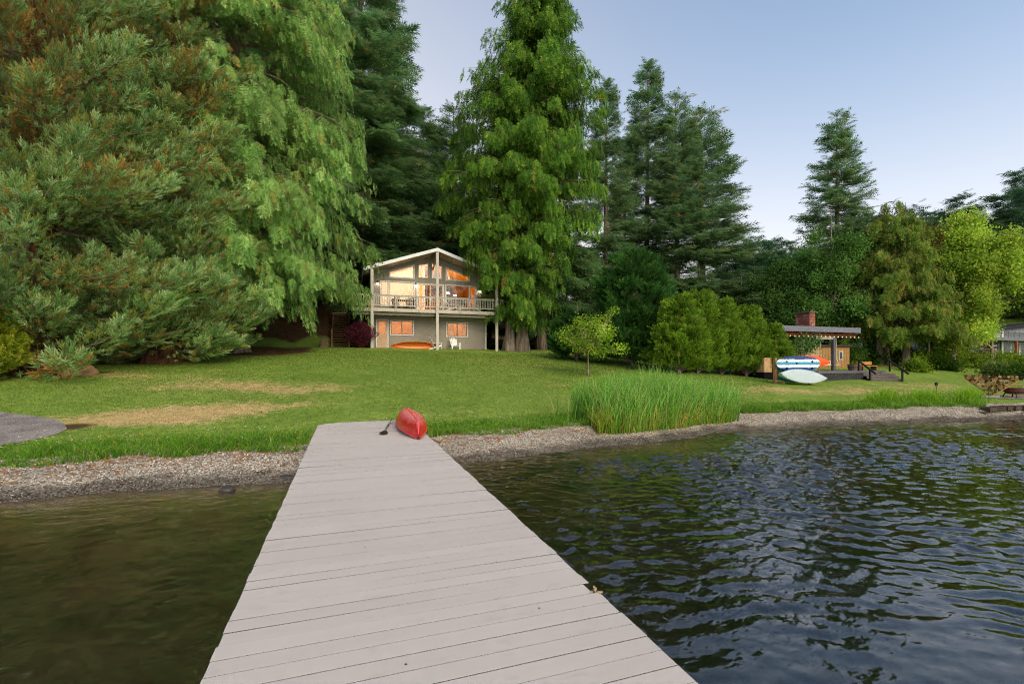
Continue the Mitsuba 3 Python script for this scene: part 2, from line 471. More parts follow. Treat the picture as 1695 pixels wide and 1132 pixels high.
canoe = thing('canoe', 'upturned red canoe resting on the far end of the dock', 'canoe')
(hm, keel, gl, gr) = hull(3.5, .66, .30, .08, .03, .10)
M = frame((1.47, 11.70, DZ + .39), math.radians(88), math.pi)
hv = place_pts(hm[0], M)
hz = (hv[:, 2] - DZ) / .4
wear = sm(.68, .86, hz + .35 * (pn(hv[:, 0], hv[:, 1], 9, 3) - .5)) * .75
scr = sm(.62, .72, meshkit.fbm(hv * [6, 30, 6], 3, 8)) * .25
hc = lin(176, 12, 22) * (1 - wear[:, None]) + lin(196, 96, 104) * wear[:, None]
hc = hc * (1 - scr[:, None]) + lin(206, 110, 112) * scr[:, None]
put('hull', (hv, hm[1]), 'gloss', hc, smooth=True, parent=canoe)
kp = place_pts(keel, M); kp[:, 2] += .006
put('keel_strip', tube(kp, .012, 6), 'satin', lin(222, 84, 92), smooth=True, parent=canoe, label='worn pink keel strip')
for g in (gl, gr):
    put('gunwale', tube(place_pts(g, M), .014, 6), 'satin', lin(206, 70, 66), smooth=True, parent=canoe)
for s_ in (-1, 1):
    e = place_pts([[s_ * 1.70, 0, .355]], M)[0]
    put('end_cap', tube([e - [0, .07, 0], e + [0, .07, 0]], .03, 8), 'satin', lin(30, 26, 26), parent=canoe)

pad = thing('paddle', 'black and silver double bladed paddle lying on the dock beside the canoe', 'paddle')
A, B = np.array([.83, 11.3, DZ + .03]), np.array([1.03, 12.5, DZ + .05])
ax = (B - A) / np.linalg.norm(B - A)
put('shaft', tube([A, B], .016, 8), 'metal', lin(190, 190, 192), smooth=40, parent=pad)
for c0, c1 in ((.30, .37), (.62, .69)):
    put('grip', tube([A + (B - A) * c0, A + (B - A) * c1], .024, 8), 'satin', lin(24, 24, 26), parent=pad)


def blade(P0, d, side, nrm):
    prof = [(0, .02), (.1, .055), (.25, .09), (.38, .085), (.46, .05), (.48, .01)]
    pts = [P0 + d * a + side * b for a, b in prof] + [P0 + d * a - side * b for a, b in prof[::-1]]
    n = len(pts); v = np.array([p + nrm * .007 for p in pts] + [p - nrm * .007 for p in pts])
    f = [[0, i, i + 1] for i in range(1, n - 1)] + [[n, n + i + 1, n + i] for i in range(1, n - 1)]
    f += [[i, (i + 1) % n + n, (i + 1) % n] for i in range(n)] + [[i, i + n, (i + 1) % n + n] for i in range(n)]
    return v, np.array(f)


sd = np.cross(ax, [0, 0, 1]); sd /= np.linalg.norm(sd)
up = np.cross(sd, ax)
put('blade', blade(A, -ax, sd, up), 'satin', lin(28, 29, 31), parent=pad)
q1 = sd * .5 + up * .85; q1 /= np.linalg.norm(q1)
put('blade', blade(B, ax, q1, np.cross(ax, q1)), 'satin', lin(28, 29, 31), parent=pad)

orange = thing('canoe', 'orange wooden canoe lying on its side against the house wall', 'canoe')
(hm, keel, gl, gr) = hull(3.75, .66, .34, .10, .03, .14)
M = frame((4.95, 37.15, 3.40), math.radians(1), math.radians(98))
hv = place_pts(hm[0], M)
g_ = meshkit.fbm(hv * [.9, 14, 14], 3, 4)[:, None]
put('hull', (hv, hm[1]), 'gloss', lin(206, 104, 18) * (.75 + .5 * g_), smooth=True, parent=orange)
put('keel_strip', tube(place_pts(keel, M), .01, 5), 'satin', lin(150, 74, 22), parent=orange)
for g in (gl, gr):
    put('gunwale', tube(place_pts(g, M), .013, 5), 'satin', lin(226, 140, 50), smooth=True, parent=orange)

# ------------------------------------------------------------------ house
G = 3.06
WHITE, TAUPE, DARKT = lin(206, 204, 200), lin(150, 144, 134), lin(84, 78, 70)
house = thing('house', 'two storey taupe lake house with a gabled roof, upper deck and lit windows', 'house')
zr = lambda u: 10.56 - .335 * abs(u - 6.53)
up_wall = Polygon([(1.75, 5.88), (10.95, 5.88), (10.95, zr(10.95)), (6.53, 10.56), (1.75, zr(1.75))])
lo_wall = sbox(1.75, G - .25, 10.95, 5.87)
UPW = {'wide': sbox(3.12, 6.5, 5.03, 8.36), 'narrow': sbox(2.5, 6.5, 3.02, 8.36), 'slider': sbox(5.28, 6.2, 7.33, 8.28), 'right': sbox(7.58, 6.5, 9.5, 8.32), 'side': sbox(9.56, 6.5, 10.02, 8.32),
       'trap_left': Polygon([(3.16, 8.74), (5.0, 8.74), (5.0, 9.74), (3.16, 9.13)]), 'mid_left': Polygon([(5.36, 8.8), (6.15, 8.8), (6.15, 10.0), (5.36, 9.82)]),
       'mid_right': Polygon([(6.41, 8.8), (7.25, 8.8), (7.25, 9.84), (6.41, 10.02)]), 'trap_right': Polygon([(7.6, 8.78), (9.47, 8.78), (9.47, 9.1), (7.6, 9.72)])}
LOW = {'left': sbox(3.24, 4.28, 4.92, 5.33), 'right': sbox(7.65, 4.22, 9.33, 5.29)}
DOOR = sbox(2.2, G, 2.98, 5.36)
up_holes, lo_holes = shapely.union_all(list(UPW.values())), shapely.union_all(list(LOW.values()) + [DOOR])
for nm, poly, holes, step in (('upper_siding', up_wall, up_holes, .2), ('lower_siding', lo_wall, lo_holes, .2)):
    put(nm, slab(shapely.union_all([(sbox(u, 0, u + step - .014, 12) & (poly - holes)) for u in np.arange(1.75, 10.95, step)]), 37.993, 37.9975), 'siding_mat', parent=house, kind='stuff')
    put('wall', slab(poly - holes, 38.001, 38.09), 'siding_mat', parent=house)
for u0, u1 in ((1.74, 1.83), (10.87, 10.97)):
    put('side_wall', slab(sbox(u0, G - .4, u1, 8.9), 38.1, 45.5), 'siding_mat', parent=house)
put('back_wall', slab(up_wall | sbox(1.75, G - .4, 10.95, 5.9), 45.5, 45.6), 'siding_mat', parent=house)
put('corner_trim', box(10.86, 10.965, 37.95, 37.974, G - .2, 5.86), 'satin', WHITE, parent=house)


def window(name, poly, v, parent, mull=(), trim=.075, color=WHITE, sash=lin(170, 166, 158)):
    w = put(name, slab(poly.buffer(trim, join_style='mitre') - poly.buffer(-.004, join_style='mitre'), v - .03, v + .028), 'satin', color, parent=parent)
    put('pane', slab(poly.buffer(-.03, join_style='mitre'), v + .05, v + .0502), 'pane', parent=w)
    ring = poly - poly.buffer(-.04, join_style='mitre')
    x0, z0, x1, z1 = poly.bounds
    for u in mull:
        ring = ring | (sbox(u - .03, z0, u + .03, z1) & poly)
    put('sash', slab(ring, v + .03, v + .062), 'satin', sash, parent=w)
    return w


for n in UPW:
    if n == 'slider':
        continue
    window('window', UPW[n], 37.973, house, trim=.02 if n.startswith('mid') else .075, color=TAUPE if n.startswith('mid') else WHITE)
window('window', LOW['left'], 37.973, house, (4.08,), sash=lin(70, 58, 44))
window('window', LOW['right'], 37.973, house, (8.5,), sash=lin(50, 42, 32))
sl = window('sliding_door', UPW['slider'], 37.973, house, (6.3,), trim=.09, sash=lin(226, 216, 200))
dr_ = put('front_door', slab(DOOR.buffer(-.01) - sbox(2.34, 4.28, 2.84, 5.24), 38.0, 38.05), 'satin', lin(188, 158, 132), parent=house, label='light wood door with a lit glass upper half')
put('door_trim', slab(sbox(2.12, G, 3.06, 5.44) - DOOR, 37.94, 37.974), 'satin', WHITE, parent=house)
put('pane', slab(sbox(2.34, 4.28, 2.84, 5.24), 38.02, 38.0202), 'pane', parent=dr_)
for u in (2.42, 2.55, 2.68, 2.81):
    put('board', box(u - .055, u + .055, 37.99, 37.999, 3.2, 4.15), 'satin', lin(182, 150, 124), parent=dr_)
put('handle', tube([(2.9, 37.97, 4.12), (2.9, 37.97, 4.24)], .014, 6), 'metal', lin(190, 180, 160), parent=dr_)

# roof
for nm, s_ in (('roof', -1), ('roof', 1)):
    r = put(nm, slab(Polygon([(6.53, 10.60), (6.53 + s_ * 5.32, 10.60 - .335 * 5.32), (6.53 + s_ * 5.32, 10.80 - .335 * 5.32), (6.53, 10.80)]), 36.06, 46.2), 'matte', lin(70, 68, 68), parent=house)
    put('fascia', slab(Polygon([(6.53, 10.575), (6.53 + s_ * 5.34, 10.575 - .335 * 5.34), (6.53 + s_ * 5.34, 10.825 - .335 * 5.34), (6.53, 10.825)]), 36.0, 36.055), 'satin', lin(205, 207, 214), parent=house)
    sb = [slab(Polygon([(6.53 + s_ * .1, 10.565 - .0335), (6.53 + s_ * 5.3, 10.565 - .335 * 5.3), (6.53 + s_ * 5.3, 10.585 - .335 * 5.3), (6.53 + s_ * .1, 10.585 - .0335)]), v, v + .135) for v in np.arange(36.07, 37.9, .15)]
    put('soffit', join(sb), 'satin', lin(128, 122, 112), parent=house, kind='stuff')
put('gutter', tube([(1.17, 36.02, 8.93), (1.17, 45.8, 8.93)], .06, 8), 'satin', lin(190, 192, 196), parent=house)
put('ridge_beam', box(6.44, 6.62, 36.3, 37.96, 10.2, 10.53), 'siding_mat', parent=house)
put('roof_brace', beam((6.53, 37.9, 9.55), (6.53, 36.6, 10.2), .1, .12), 'siding_mat', parent=house)
for u in (1.74, 11.27):
    put('eave_beam', box(u - .07, u + .07, 36.3, 37.96, zr(u) - .3, zr(u) - .06), 'siding_mat', parent=house)
put('stove_pipe', lathe([(0, 9.0), (.2, 9.0), (.2, 11.05), (.26, 11.06), (.26, 11.25), (0, 11.3)], 18, (1.98, 40.0, 0)), 'satin', lin(52, 56, 68), smooth=40, parent=house)

# deck
PC = lin(176, 172, 164)
for i, v in enumerate(np.arange(36.21, 37.93, .145)):
    put('deck_board', box(.35, 11.9, v, v + .138, 6.085, 6.12), 'satin', lin(150, 142, 130), parent=house)
put('side_deck', box(.35, 1.7, 37.98, 40.9, 6.08, 6.12), 'satin', lin(150, 142, 130), parent=house)
put('stair_landing', box(-1.15, 1.7, 40.92, 42.5, 6.08, 6.12), 'satin', lin(150, 142, 130), parent=house)
put('rim_board', box(.32, 11.95, 36.16, 36.205, 5.86, 6.115), 'satin', lin(172, 166, 154), parent=house)
put('rim_board', box(11.905, 11.95, 36.21, 37.95, 5.86, 6.115), 'satin', lin(172, 166, 154), parent=house)
for u in np.arange(.6, 11.9, .61):
    put('joist', box(u - .02, u + .02, 36.21, 37.95, 5.87, 6.08), 'satin', lin(128, 120, 108), parent=house)
put('deck_beam', box(.4, 1.62, 36.5, 36.6, 5.62, 5.865), 'satin', lin(128, 120, 108), parent=house)
for a, b in ((1.85, 6.42), (6.64, 11.16)):
    put('deck_beam', box(a, b, 36.5, 36.6, 5.64, 5.865), 'satin', lin(140, 132, 120), parent=house)
for u in (1.74, 6.53, 11.27):
    put('post', cbox(u - .105, u + .105, 36.21 - .21, 36.16 - .002, G - .15, (zr(u) - .02) if u != 6.53 else 10.52, .008, 2), 'satin', PC, parent=house, jit=.15)
    put('knee_brace', beam((u, 36.2, 5.2), (u, 37.9, 5.8), .09, .12), 'satin', lin(140, 132, 120), parent=house)

rail = 'railing'
def railing(p, q, bal=.135):
    r = put('railing', beam((p[0], p[1], 7.1), (q[0], q[1], 7.1), .12, .045), 'satin', lin(170, 165, 156), parent=house)
    put('under_rail', beam((p[0], p[1], 7.03), (q[0], q[1], 7.03), .04, .08), 'satin', lin(170, 165, 156), parent=r)
    put('bottom_rail', beam((p[0], p[1], 6.33), (q[0], q[1], 6.33), .04, .07), 'satin', lin(170, 165, 156), parent=r)
    n = int(np.hypot(q[0] - p[0], q[1] - p[1]) / bal)
    for i in range(n):
        t = (i + .5) / n
        x, y = p[0] + (q[0] - p[0]) * t, p[1] + (q[1] - p[1]) * t
        put('baluster', box(x - .019, x + .019, y - .019, y + .019, 6.37, 6.989), 'satin', lin(172, 168, 160), parent=r)
    return r


railing((.38, 36.24), (1.62, 36.24)); railing((1.86, 36.24), (6.41, 36.24)); railing((6.65, 36.24), (11.15, 36.24))
railing((11.39, 36.24), (11.88, 36.24)); railing((11.9, 36.3), (11.9, 37.9)); railing((.38, 36.3), (.38, 40.6))
for u in (3.45, 5.07, 8.28, 9.88):
    for e in (-.06, .06):
        put('rail_post', box(u + e - .022, u + e + .022, 36.10, 36.155, 5.9, 7.05), 'satin', lin(172, 167, 158), parent=house)

# wall lamps
for u, z, l in ((2.24, 8.2, 'left of the tall window'), (5.15, 8.2, 'left of the sliding door'), (10.37, 8.0, 'at the right end of the upper wall')):
    s_ = put('wall_lamp', lathe([(0, .16), (.05, .15), (.07, .05), (.085, .0), (.075, .0), (.06, .05), (0, .1)], 12, (u, 37.84, z)), 'satin', lin(70, 64, 58), parent=house)
    put('bracket', box(u - .04, u + .04, 37.88, 37.97, z + .03, z + .2), 'satin', lin(70, 64, 58), parent=s_)
    k_ = put('bulb', lathe([(0, -.075), (.05, -.05), (.055, 0), (.04, .04), (0, .05)], 10, (u, 37.84, z - .01)), 'matte', lin(255, 240, 220), smooth=True, parent=s_)
    scene[k_]['emitter'] = {'type': 'area', 'radiance': rgb((6, 5, 3.8))}

# rooms behind the glass
put('room_floor', box(1.84, 10.86, 38.1, 45.4, 6.1, 6.2), 'amber', parent=house)
put('room_ceiling', slab(Polygon([(1.84, zr(1.84) - .02), (6.53, 10.5), (10.86, zr(10.86) - .02), (10.86, zr(10.86) - .08), (6.53, 10.44), (1.84, zr(1.84) - .08)]), 38.1, 45.4), 'amber', parent=house)
put('room_wall', box(1.84, 6.28, 40.6, 40.7, 6.2, 10.3), 'matte', lin(238, 230, 216), parent=house)
put('room_wall', box(1.84, 10.86, 45.2, 45.3, 6.2, 10.5), 'amber', parent=house)
put('room_wall', box(10.7, 10.8, 38.1, 45.2, 6.2, 9.2), 'amber', parent=house)
put('wood_column', box(5.72, 5.9, 39.6, 39.78, 6.2, 10.2), 'amber', parent=house)
put('ceiling_beam', box(6.42, 6.64, 38.2, 45.1, 10.05, 10.42), 'amber', parent=house)
put('cabinet', box(7.9, 10.5, 44.4, 45.1, 6.2, 7.1), 'matte', lin(96, 60, 30), parent=house)
put('cabinet', box(8.8, 9.3, 44.3, 45.1, 7.11, 8.3), 'matte', lin(70, 44, 26), parent=house)
for u, v, z, r in ((8.08, 40.0, 8.0, .24), (9.1, 41.5, 8.05, .16)):
    k_ = put('pendant_lamp', lathe([(0, -.5 * r), (.6 * r, -.38 * r), (r, 0), (.95 * r, .12 * r), (0, .25 * r)], 18, (u, v, z)), 'matte', lin(240, 225, 200), smooth=True, parent=house)
    scene[k_]['emitter'] = {'type': 'area', 'radiance': rgb((1.6, 1.2, .7))}
# added light strips inside the front wall, unseen from outside, to brighten both rooms
for u0, u1, z0, z1, c_ in ((1.95, 10.6, 8.42, 8.68, (2.5, 1.95, 1.2)), (1.95, 10.6, 5.45, 5.72, (2.5, 1.68, .62))):
    k_ = put('valance_light', (np.array([[u0, 38.13, z0], [u0, 38.13, z1], [u1, 38.13, z1], [u1, 38.13, z0]]), np.array([[0, 1, 2], [0, 2, 3]])), 'matte', lin(240, 230, 210), parent=house)
    scene[k_]['emitter'] = {'type': 'area', 'radiance': rgb(c_)}
put('lower_room', join([box(1.84, 10.86, 41.2, 41.3, G, 5.8), box(1.84, 10.86, 38.1, 41.2, 5.78, 5.86), box(1.84, 10.86, 38.1, 41.2, G - .05, G + .05), box(5.9, 6.0, 39.4, 41.2, G, 5.78)]), 'amber', parent=house)
put('curtain', join([box(u, u + .05, 38.2, 38.23, 4.2, 5.4) for u in np.arange(7.6, 8.2, .07)] + [box(u, u + .05, 38.2, 38.23, 4.2, 5.4) for u in np.arange(8.9, 9.4, .07)]), 'matte', lin(210, 150, 84), parent=house, kind='stuff')


# ------------------------------------------------------------------ furniture at the house
def adirondack(loc, rz, label):
    t = thing('adirondack_chair', label, 'chair', 'white adirondack chairs at the house')
    W = lin(226, 226, 226)
    def p(name, parts):
        put(name, move(join(parts), loc, rz), 'satin', W, parent=t)
    for i in range(5):
        y = -.26 + i * .11
        p('seat_slat', [beam((-.27, y, .36 - (y + .26) * .22), (.27, y, .36 - (y + .26) * .22), .095, .022)])
    for i, x in enumerate((-.22, -.11, 0, .11, .22)):
        top = 1.0 - .9 * x * x * 2
        p('back_slat', [beam((x * .8, .24, .24), (x * 1.15, .60, top), .022, .098, (1, 0, 0))])
    p('back_brace', [beam((-.3, .39, .52), (.3, .39, .52), .03, .07)])
    for s_ in (-1, 1):
        p('arm', [beam((s_ * .34, -.34, .57), (s_ * .34, .46, .55), .13, .025)])
        p('leg', [beam((s_ * .31, -.28, 0), (s_ * .31, -.28, .555), .03, .09, (1, 0, 0))])
        p('rear_leg', [beam((s_ * .27, -.3, .36), (s_ * .27, .72, .02), .03, .11)])
    return t


adirondack((6.62, 36.95, 3.06), math.radians(100), 'white adirondack chair on the grass half hidden by the middle post')
adirondack((8.12, 37.05, 3.06), math.radians(4), 'white adirondack chair on the grass facing the lake')
adirondack((8.0, 37.2, 6.12), math.radians(75), 'white adirondack chair on the deck facing right, left of the pair')
adirondack((9.75, 37.2, 6.12), math.radians(-70), 'white adirondack chair on the deck facing left under the cedar')

tb = thing('dining_table', 'dark outdoor dining table on the deck behind the railing', 'table')
DK = lin(48, 42, 38)
put('table_top', box(3.2, 5.0, 36.85, 37.65, 6.83, 6.87), 'satin', DK, parent=tb)
for x in (3.3, 4.9):
    for y in (36.95, 37.55):
        put('leg', box(x - .03, x + .03, y - .03, y + .03, 6.12, 6.83), 'satin', DK, parent=tb)
for i, (x, y, r, where) in enumerate(((3.55, 36.72, math.pi, 'at the railing end of the table, left'), (4.6, 36.72, math.pi, 'at the railing side of the table, right'), (3.55, 37.75, 0, 'on the house side of the table, left'), (4.6, 37.75, 0, 'on the house side of the table, right'))):
    c = thing('dining_chair', f'dark slatted chair {where}', 'chair', 'dark chairs round the deck table')
    for nm, parts in (('seat', [box(-.22, .22, -.22, .2, .43, .46)]), ('backrest', [box(-.22 + j * .09, -.16 + j * .09, .2, .23, .5, .92) for j in range(5)] + [box(-.22, .22, .195, .235, .9, .96)])):
        put(nm, move(join(parts), (x, y, 6.12), r), 'satin', DK, parent=c)
    for sx in (-.2, .2):
        for sy in (-.2, .2):
            put('leg', move(box(sx - .02, sx + .02, sy - .02, sy + .02, 0, .43), (x, y, 6.12), r), 'satin', DK, parent=c)

st = thing('wooden_stairs', 'dark weathered wooden stairs climbing beside the house to the deck', 'stairs')
SW = lin(112, 88, 68)
for i in range(14):
    z, v = 3.3 + i * .2, 37.1 + i * .27
    put('tread', box(-.98, .12, v, v + .26, z - .04, z), 'matte', SW, parent=st, jit=.5)
for u in (-1.03, .17):
    put('stringer', beam((u, 36.95, 3.0), (u, 40.9, 5.95), .05, .26), 'matte', lin(104, 84, 66), parent=st, jit=.4)
    put('post', box(u - .05, u + .05, 36.85, 36.95, 2.9, 4.5), 'matte', lin(120, 96, 74), parent=st)
bx = thing('slatted_crate', 'small weathered slatted wooden crate left of the stairs', 'crate')
for i in range(5):
    put('slat', box(-1.75, -1.3, 36.7 + i * .12, 36.71 + i * .12 + .09, 3.0 + i * .17, 3.15 + i * .17), 'matte', lin(128, 106, 84), parent=bx, jit=.4)
put('frame', join([beam((u, 36.72, 2.95), (u, 37.35, 3.85), .04, .2) for u in (-1.78, -1.27)]), 'matte', lin(110, 90, 72), parent=bx)
hl = thing('hanging_lantern', 'dark lantern hanging under the left end of the deck', 'lantern')
put('cage', lathe([(0, 4.72), (.13, 4.72), (.13, 4.78), (.11, 4.8), (.11, 5.15), (.15, 5.17), (.04, 5.32), (0, 5.34)], 8, (.96, 36.6, 0)), 'satin', lin(58, 66, 74), parent=hl)
put('chain', tube([(.96, 36.6, 5.3), (.96, 36.6, 5.84)], .012, 5), 'satin', lin(40, 42, 46), parent=hl)

# ------------------------------------------------------------------ cabin on the right
cab = thing('cabin', 'low tan cabin with a flat dark roof, brick chimney and covered deck', 'cabin')
put('roof', box(26.2, 34.0, 23.4, 29.5, 4.33, 4.5), 'matte', lin(92, 96, 108), parent=cab)
put('fascia', box(26.18, 34.02, 23.34, 23.395, 4.16, 4.52), 'satin', lin(98, 102, 116), parent=cab)
for u in np.arange(26.5, 34, .6):
    put('rafter', box(u - .05, u + .05, 23.4, 27.4, 4.1, 4.325), 'matte', lin(104, 66, 44), parent=cab)
put('roof_beam', box(26.3, 33.9, 23.6, 23.75, 3.88, 4.095), 'matte', lin(104, 66, 44), parent=cab)
put('header', box(30.1, 31.7, 23.62, 23.74, 3.68, 3.875), 'satin', lin(150, 142, 136), parent=cab)
put('post', box(31.72, 31.92, 23.6, 23.8, 1.55, 3.875), 'satin', lin(78, 78, 86), parent=cab)
put('post', box(26.4, 26.6, 23.6, 23.8, 1.55, 3.875), 'satin', lin(78, 78, 86), parent=cab)
for i, u in enumerate(np.arange(29.9, 31.6, .16)):
    put('fence_board', box(u, u + .15, 24.6, 24.63, 1.56, 3.2 + .03 * ((i * 7) % 3)), 'matte', lin(204, 174, 138), parent=cab, jit=.3)
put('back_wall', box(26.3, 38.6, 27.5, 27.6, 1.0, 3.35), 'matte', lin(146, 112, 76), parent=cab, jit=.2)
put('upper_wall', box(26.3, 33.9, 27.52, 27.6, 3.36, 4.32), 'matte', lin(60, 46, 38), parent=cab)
for u in np.arange(33.0, 38.6, .3):
    put('board', box(u, u + .28, 27.46, 27.497, 1.3, 3.3), 'matte', lin(152, 118, 80), parent=cab, jit=.3)
put('wall_cap', box(33.0, 38.8, 27.3, 27.7, 3.36, 3.5), 'matte', lin(66, 60, 58), parent=cab)
w = put('window', slab(sbox(37.45, 2.3, 37.9, 3.0) - sbox(37.5, 2.35, 37.85, 2.95), 27.42, 27.455), 'satin', WHITE, parent=cab)
put('pane', slab(sbox(37.5, 2.35, 37.85, 2.95), 27.44, 27.443), 'gloss', lin(40, 46, 52), parent=w)
for v in np.arange(22.3, 27.4, .3):
    put('deck_board', box(25.9, 34.9, v, v + .29, 1.5, 1.55), 'satin', lin(88, 84, 84), parent=cab)
put('deck_rim', box(25.9, 34.9, 22.24, 22.295, 1.4, 1.56), 'satin', lin(86, 86, 92), parent=cab)
lt = []
for u in np.arange(26, 32.4, .12):
    lt += [beam((u, 22.285, .85), (u + .5, 22.285, 1.4), .012, .03, (0, 1, 0)), beam((u + .5, 22.27, .85), (u, 22.27, 1.4), .012, .03, (0, 1, 0))]
put('lattice', join(lt), 'matte', lin(104, 104, 110), parent=cab, kind='stuff')
put('deck_skirt', box(26, 34.8, 22.5, 22.53, .7, 1.48), 'matte', lin(36, 34, 34), parent=cab)
CU0, CU1, CV0, CV1, CZ = 30.71, 31.23, 24.6, 25.69, 5.62
ch = put('chimney', box(CU0 + .02, CU1 - .02, CV0 + .02, CV1 - .02, 4.4, CZ - .02), 'matte', lin(132, 116, 106), parent=cab, label='red brick chimney with a flat cap')
rng = np.random.default_rng(3)
br, bc = [], []
for j in range(15):
    z = 4.44 + j * .078
    for face in 'fs':
        L_ = (CU1 - CU0) if face == 'f' else (CV1 - CV0)
        a = -.11 if j % 2 else 0.0
        while a < L_ - .03:
            aa, bb = max(a, 0), min(a + .21, L_); p_ = rng.uniform(0, .012)
            c_ = lin(*[(150, 96, 82), (132, 82, 70), (168, 116, 100), (190, 160, 146)][rng.choice(4, p=[.4, .3, .2, .1])])
            br.append(box(CU0 + aa, CU0 + bb, CV0 - p_, CV0 + .018, z, z + .066) if face == 'f' else box(CU0 - p_, CU0 + .018, CV0 + aa, CV0 + bb, z, z + .066)); bc += [c_] * 8
            a += .222
put('brick', join(br), 'matte', np.array(bc), parent=ch, kind='stuff')
put('cap', box(CU0 - .1, CU1 + .1, CV0 - .1, CV1 + .1, CZ, CZ + .07), 'matte', lin(110, 100, 94), parent=ch)
sl_ = thing('string_lights', 'string of small white globe lights under the cabin roof edge', 'string lights')
pts = []
for i in range(17):
    u = 27.4 + i * .4
    pts += [(u, 23.5, 4.05), (u + .2, 23.5, 3.92)]
    put('globe', lathe([(0, -.07), (.05, -.035), (.05, .02), (0, .05)], 8, (u + .2, 23.5, 3.86)), 'gloss', lin(244, 232, 210), smooth=True, parent=sl_)
put('cord', tube(pts, .01, 4), 'matte', lin(40, 36, 34), parent=sl_)
sw = thing('porch_swing', 'pale porch swing hanging from two ropes under the cabin roof', 'swing')
for u in (31.0, 32.5):
    put('rope', tube([(u, 24.0, 4.1), (u + .03, 24.0, 2.35), (u + .1, 23.9, 1.95)], .022, 5), 'matte', lin(206, 196, 182), parent=sw)
put('seat', join([box(31.0, 32.6, 23.75 + j * .1, 23.83 + j * .1, 1.9, 1.93) for j in range(5)]), 'matte', lin(196, 200, 176), parent=sw)
put('backrest', join([beam((31.0, 24.28, 1.98 + j * .1), (32.6, 24.28, 1.98 + j * .1), .02, .07) for j in range(3)]), 'matte', lin(196, 200, 176), parent=sw)
for i, (u, v, l, c_) in enumerate(((33.0, 23.2, 'grey wooden tub with a spiky plant on the cabin deck', (104, 92, 84)), (33.7, 23.4, 'brown wooden tub at the head of the cabin steps', (92, 72, 58)))):
    t = thing('planter_tub', l, 'planter', None)
    put('tub', lathe([(0, 0), (.24, 0), (.32, .42), (.28, .42), (.26, .36), (0, .36)], 14, (u, v, 1.55)), 'matte', lin(*c_), parent=t, jit=.4)
    put('hoop', lathe([(.285, .2), (.297, .2), (.303, .25), (.29, .25)], 14, (u, v, 1.55)), 'satin', lin(50, 46, 44), parent=t)
    bl = [(np.array([[u - .012, v, 1.9], [u + .012, v, 1.9], [u + .3 * math.cos(a) * r, v + .3 * math.sin(a) * r, 1.9 + .5 * (1.2 - r)]]), np.array([[0, 1, 2]])) for a, r in zip(np.arange(26) * 2.4, np.linspace(.2, 1, 26))]
    put('plant', join(bl), 'leaf', lin(120, 140, 60), parent=t)
be = thing('bench', 'orange brown wooden bench beside the cabin steps', 'bench')
put('seat', join([box(34.0, 35.5, 23.2 + j * .12, 23.3 + j * .12, 1.82, 1.86) for j in range(3)]), 'matte', lin(190, 130, 84), parent=be)
put('backrest', join([box(34.0, 35.5, 23.6, 23.63, 1.95 + j * .11, 2.04 + j * .11) for j in range(2)]), 'matte', lin(190, 130, 84), parent=be)
for x in (34.08, 35.42):
    put('leg', box(x - .03, x + .03, 23.22, 23.62, .95, 1.818), 'matte', lin(110, 80, 56), parent=be)
sp_ = thing('cabin_steps', 'dark wooden steps with black handrails leading down from the cabin deck', 'steps')
dv = np.array([-.42, -.907]); nr = np.array([.907, -.42])
for i in range(3):
    c0 = np.array([33.75, 22.15]) + dv * (i * .34)
    p0, p1 = c0 - nr * 1.0, c0 + nr * 1.0
    put('tread', beam((*(p0 + dv * .17), 1.36 - i * .17), (*(p1 + dv * .17), 1.36 - i * .17), .33, .05), 'satin', lin(98, 88, 88), parent=sp_)
    put('riser', beam((*(p0 + dv * .325), 1.25 - i * .17), (*(p1 + dv * .325), 1.25 - i * .17), .025, .17), 'satin', lin(80, 70, 70), parent=sp_)
for s_ in (-1, 1):
    a, b = np.array([33.75, 22.4]) + nr * s_ * .98, np.array([33.75, 22.4]) + nr * s_ * .98 + dv * 1.9
    h_ = put('handrail', beam((*a, 2.3), (*b, 1.38), .07, .1), 'satin', lin(24, 24, 28), parent=sp_)
    for t, z0 in ((.1, 1.5), (.72, .75)):
        c = a + (b - a) * t
        put('post', box(c[0] - .045, c[0] + .045, c[1] - .045, c[1] + .045, z0, 2.26 - .92 * t), 'satin', lin(24, 24, 28), parent=h_)

# ------------------------------------------------------------------ boards and boats on the rack
rk = thing('boat_rack', 'wooden boat rack of two posts with arms by the shrubs', 'rack')
for u in (21.9, 24.45):
    g0 = float(gz(u, 19.55))
    put('post', box(u - .07, u + .07, 19.5, 19.64, g0 - .2, 2.35), 'matte', lin(168, 124, 92), parent=rk, jit=.3)
    for z in (1.05, 1.62):
        put('arm', box(u - .04, u + .04, 19.0, 19.5, z - .05, z), 'matte', lin(150, 110, 80), parent=rk)


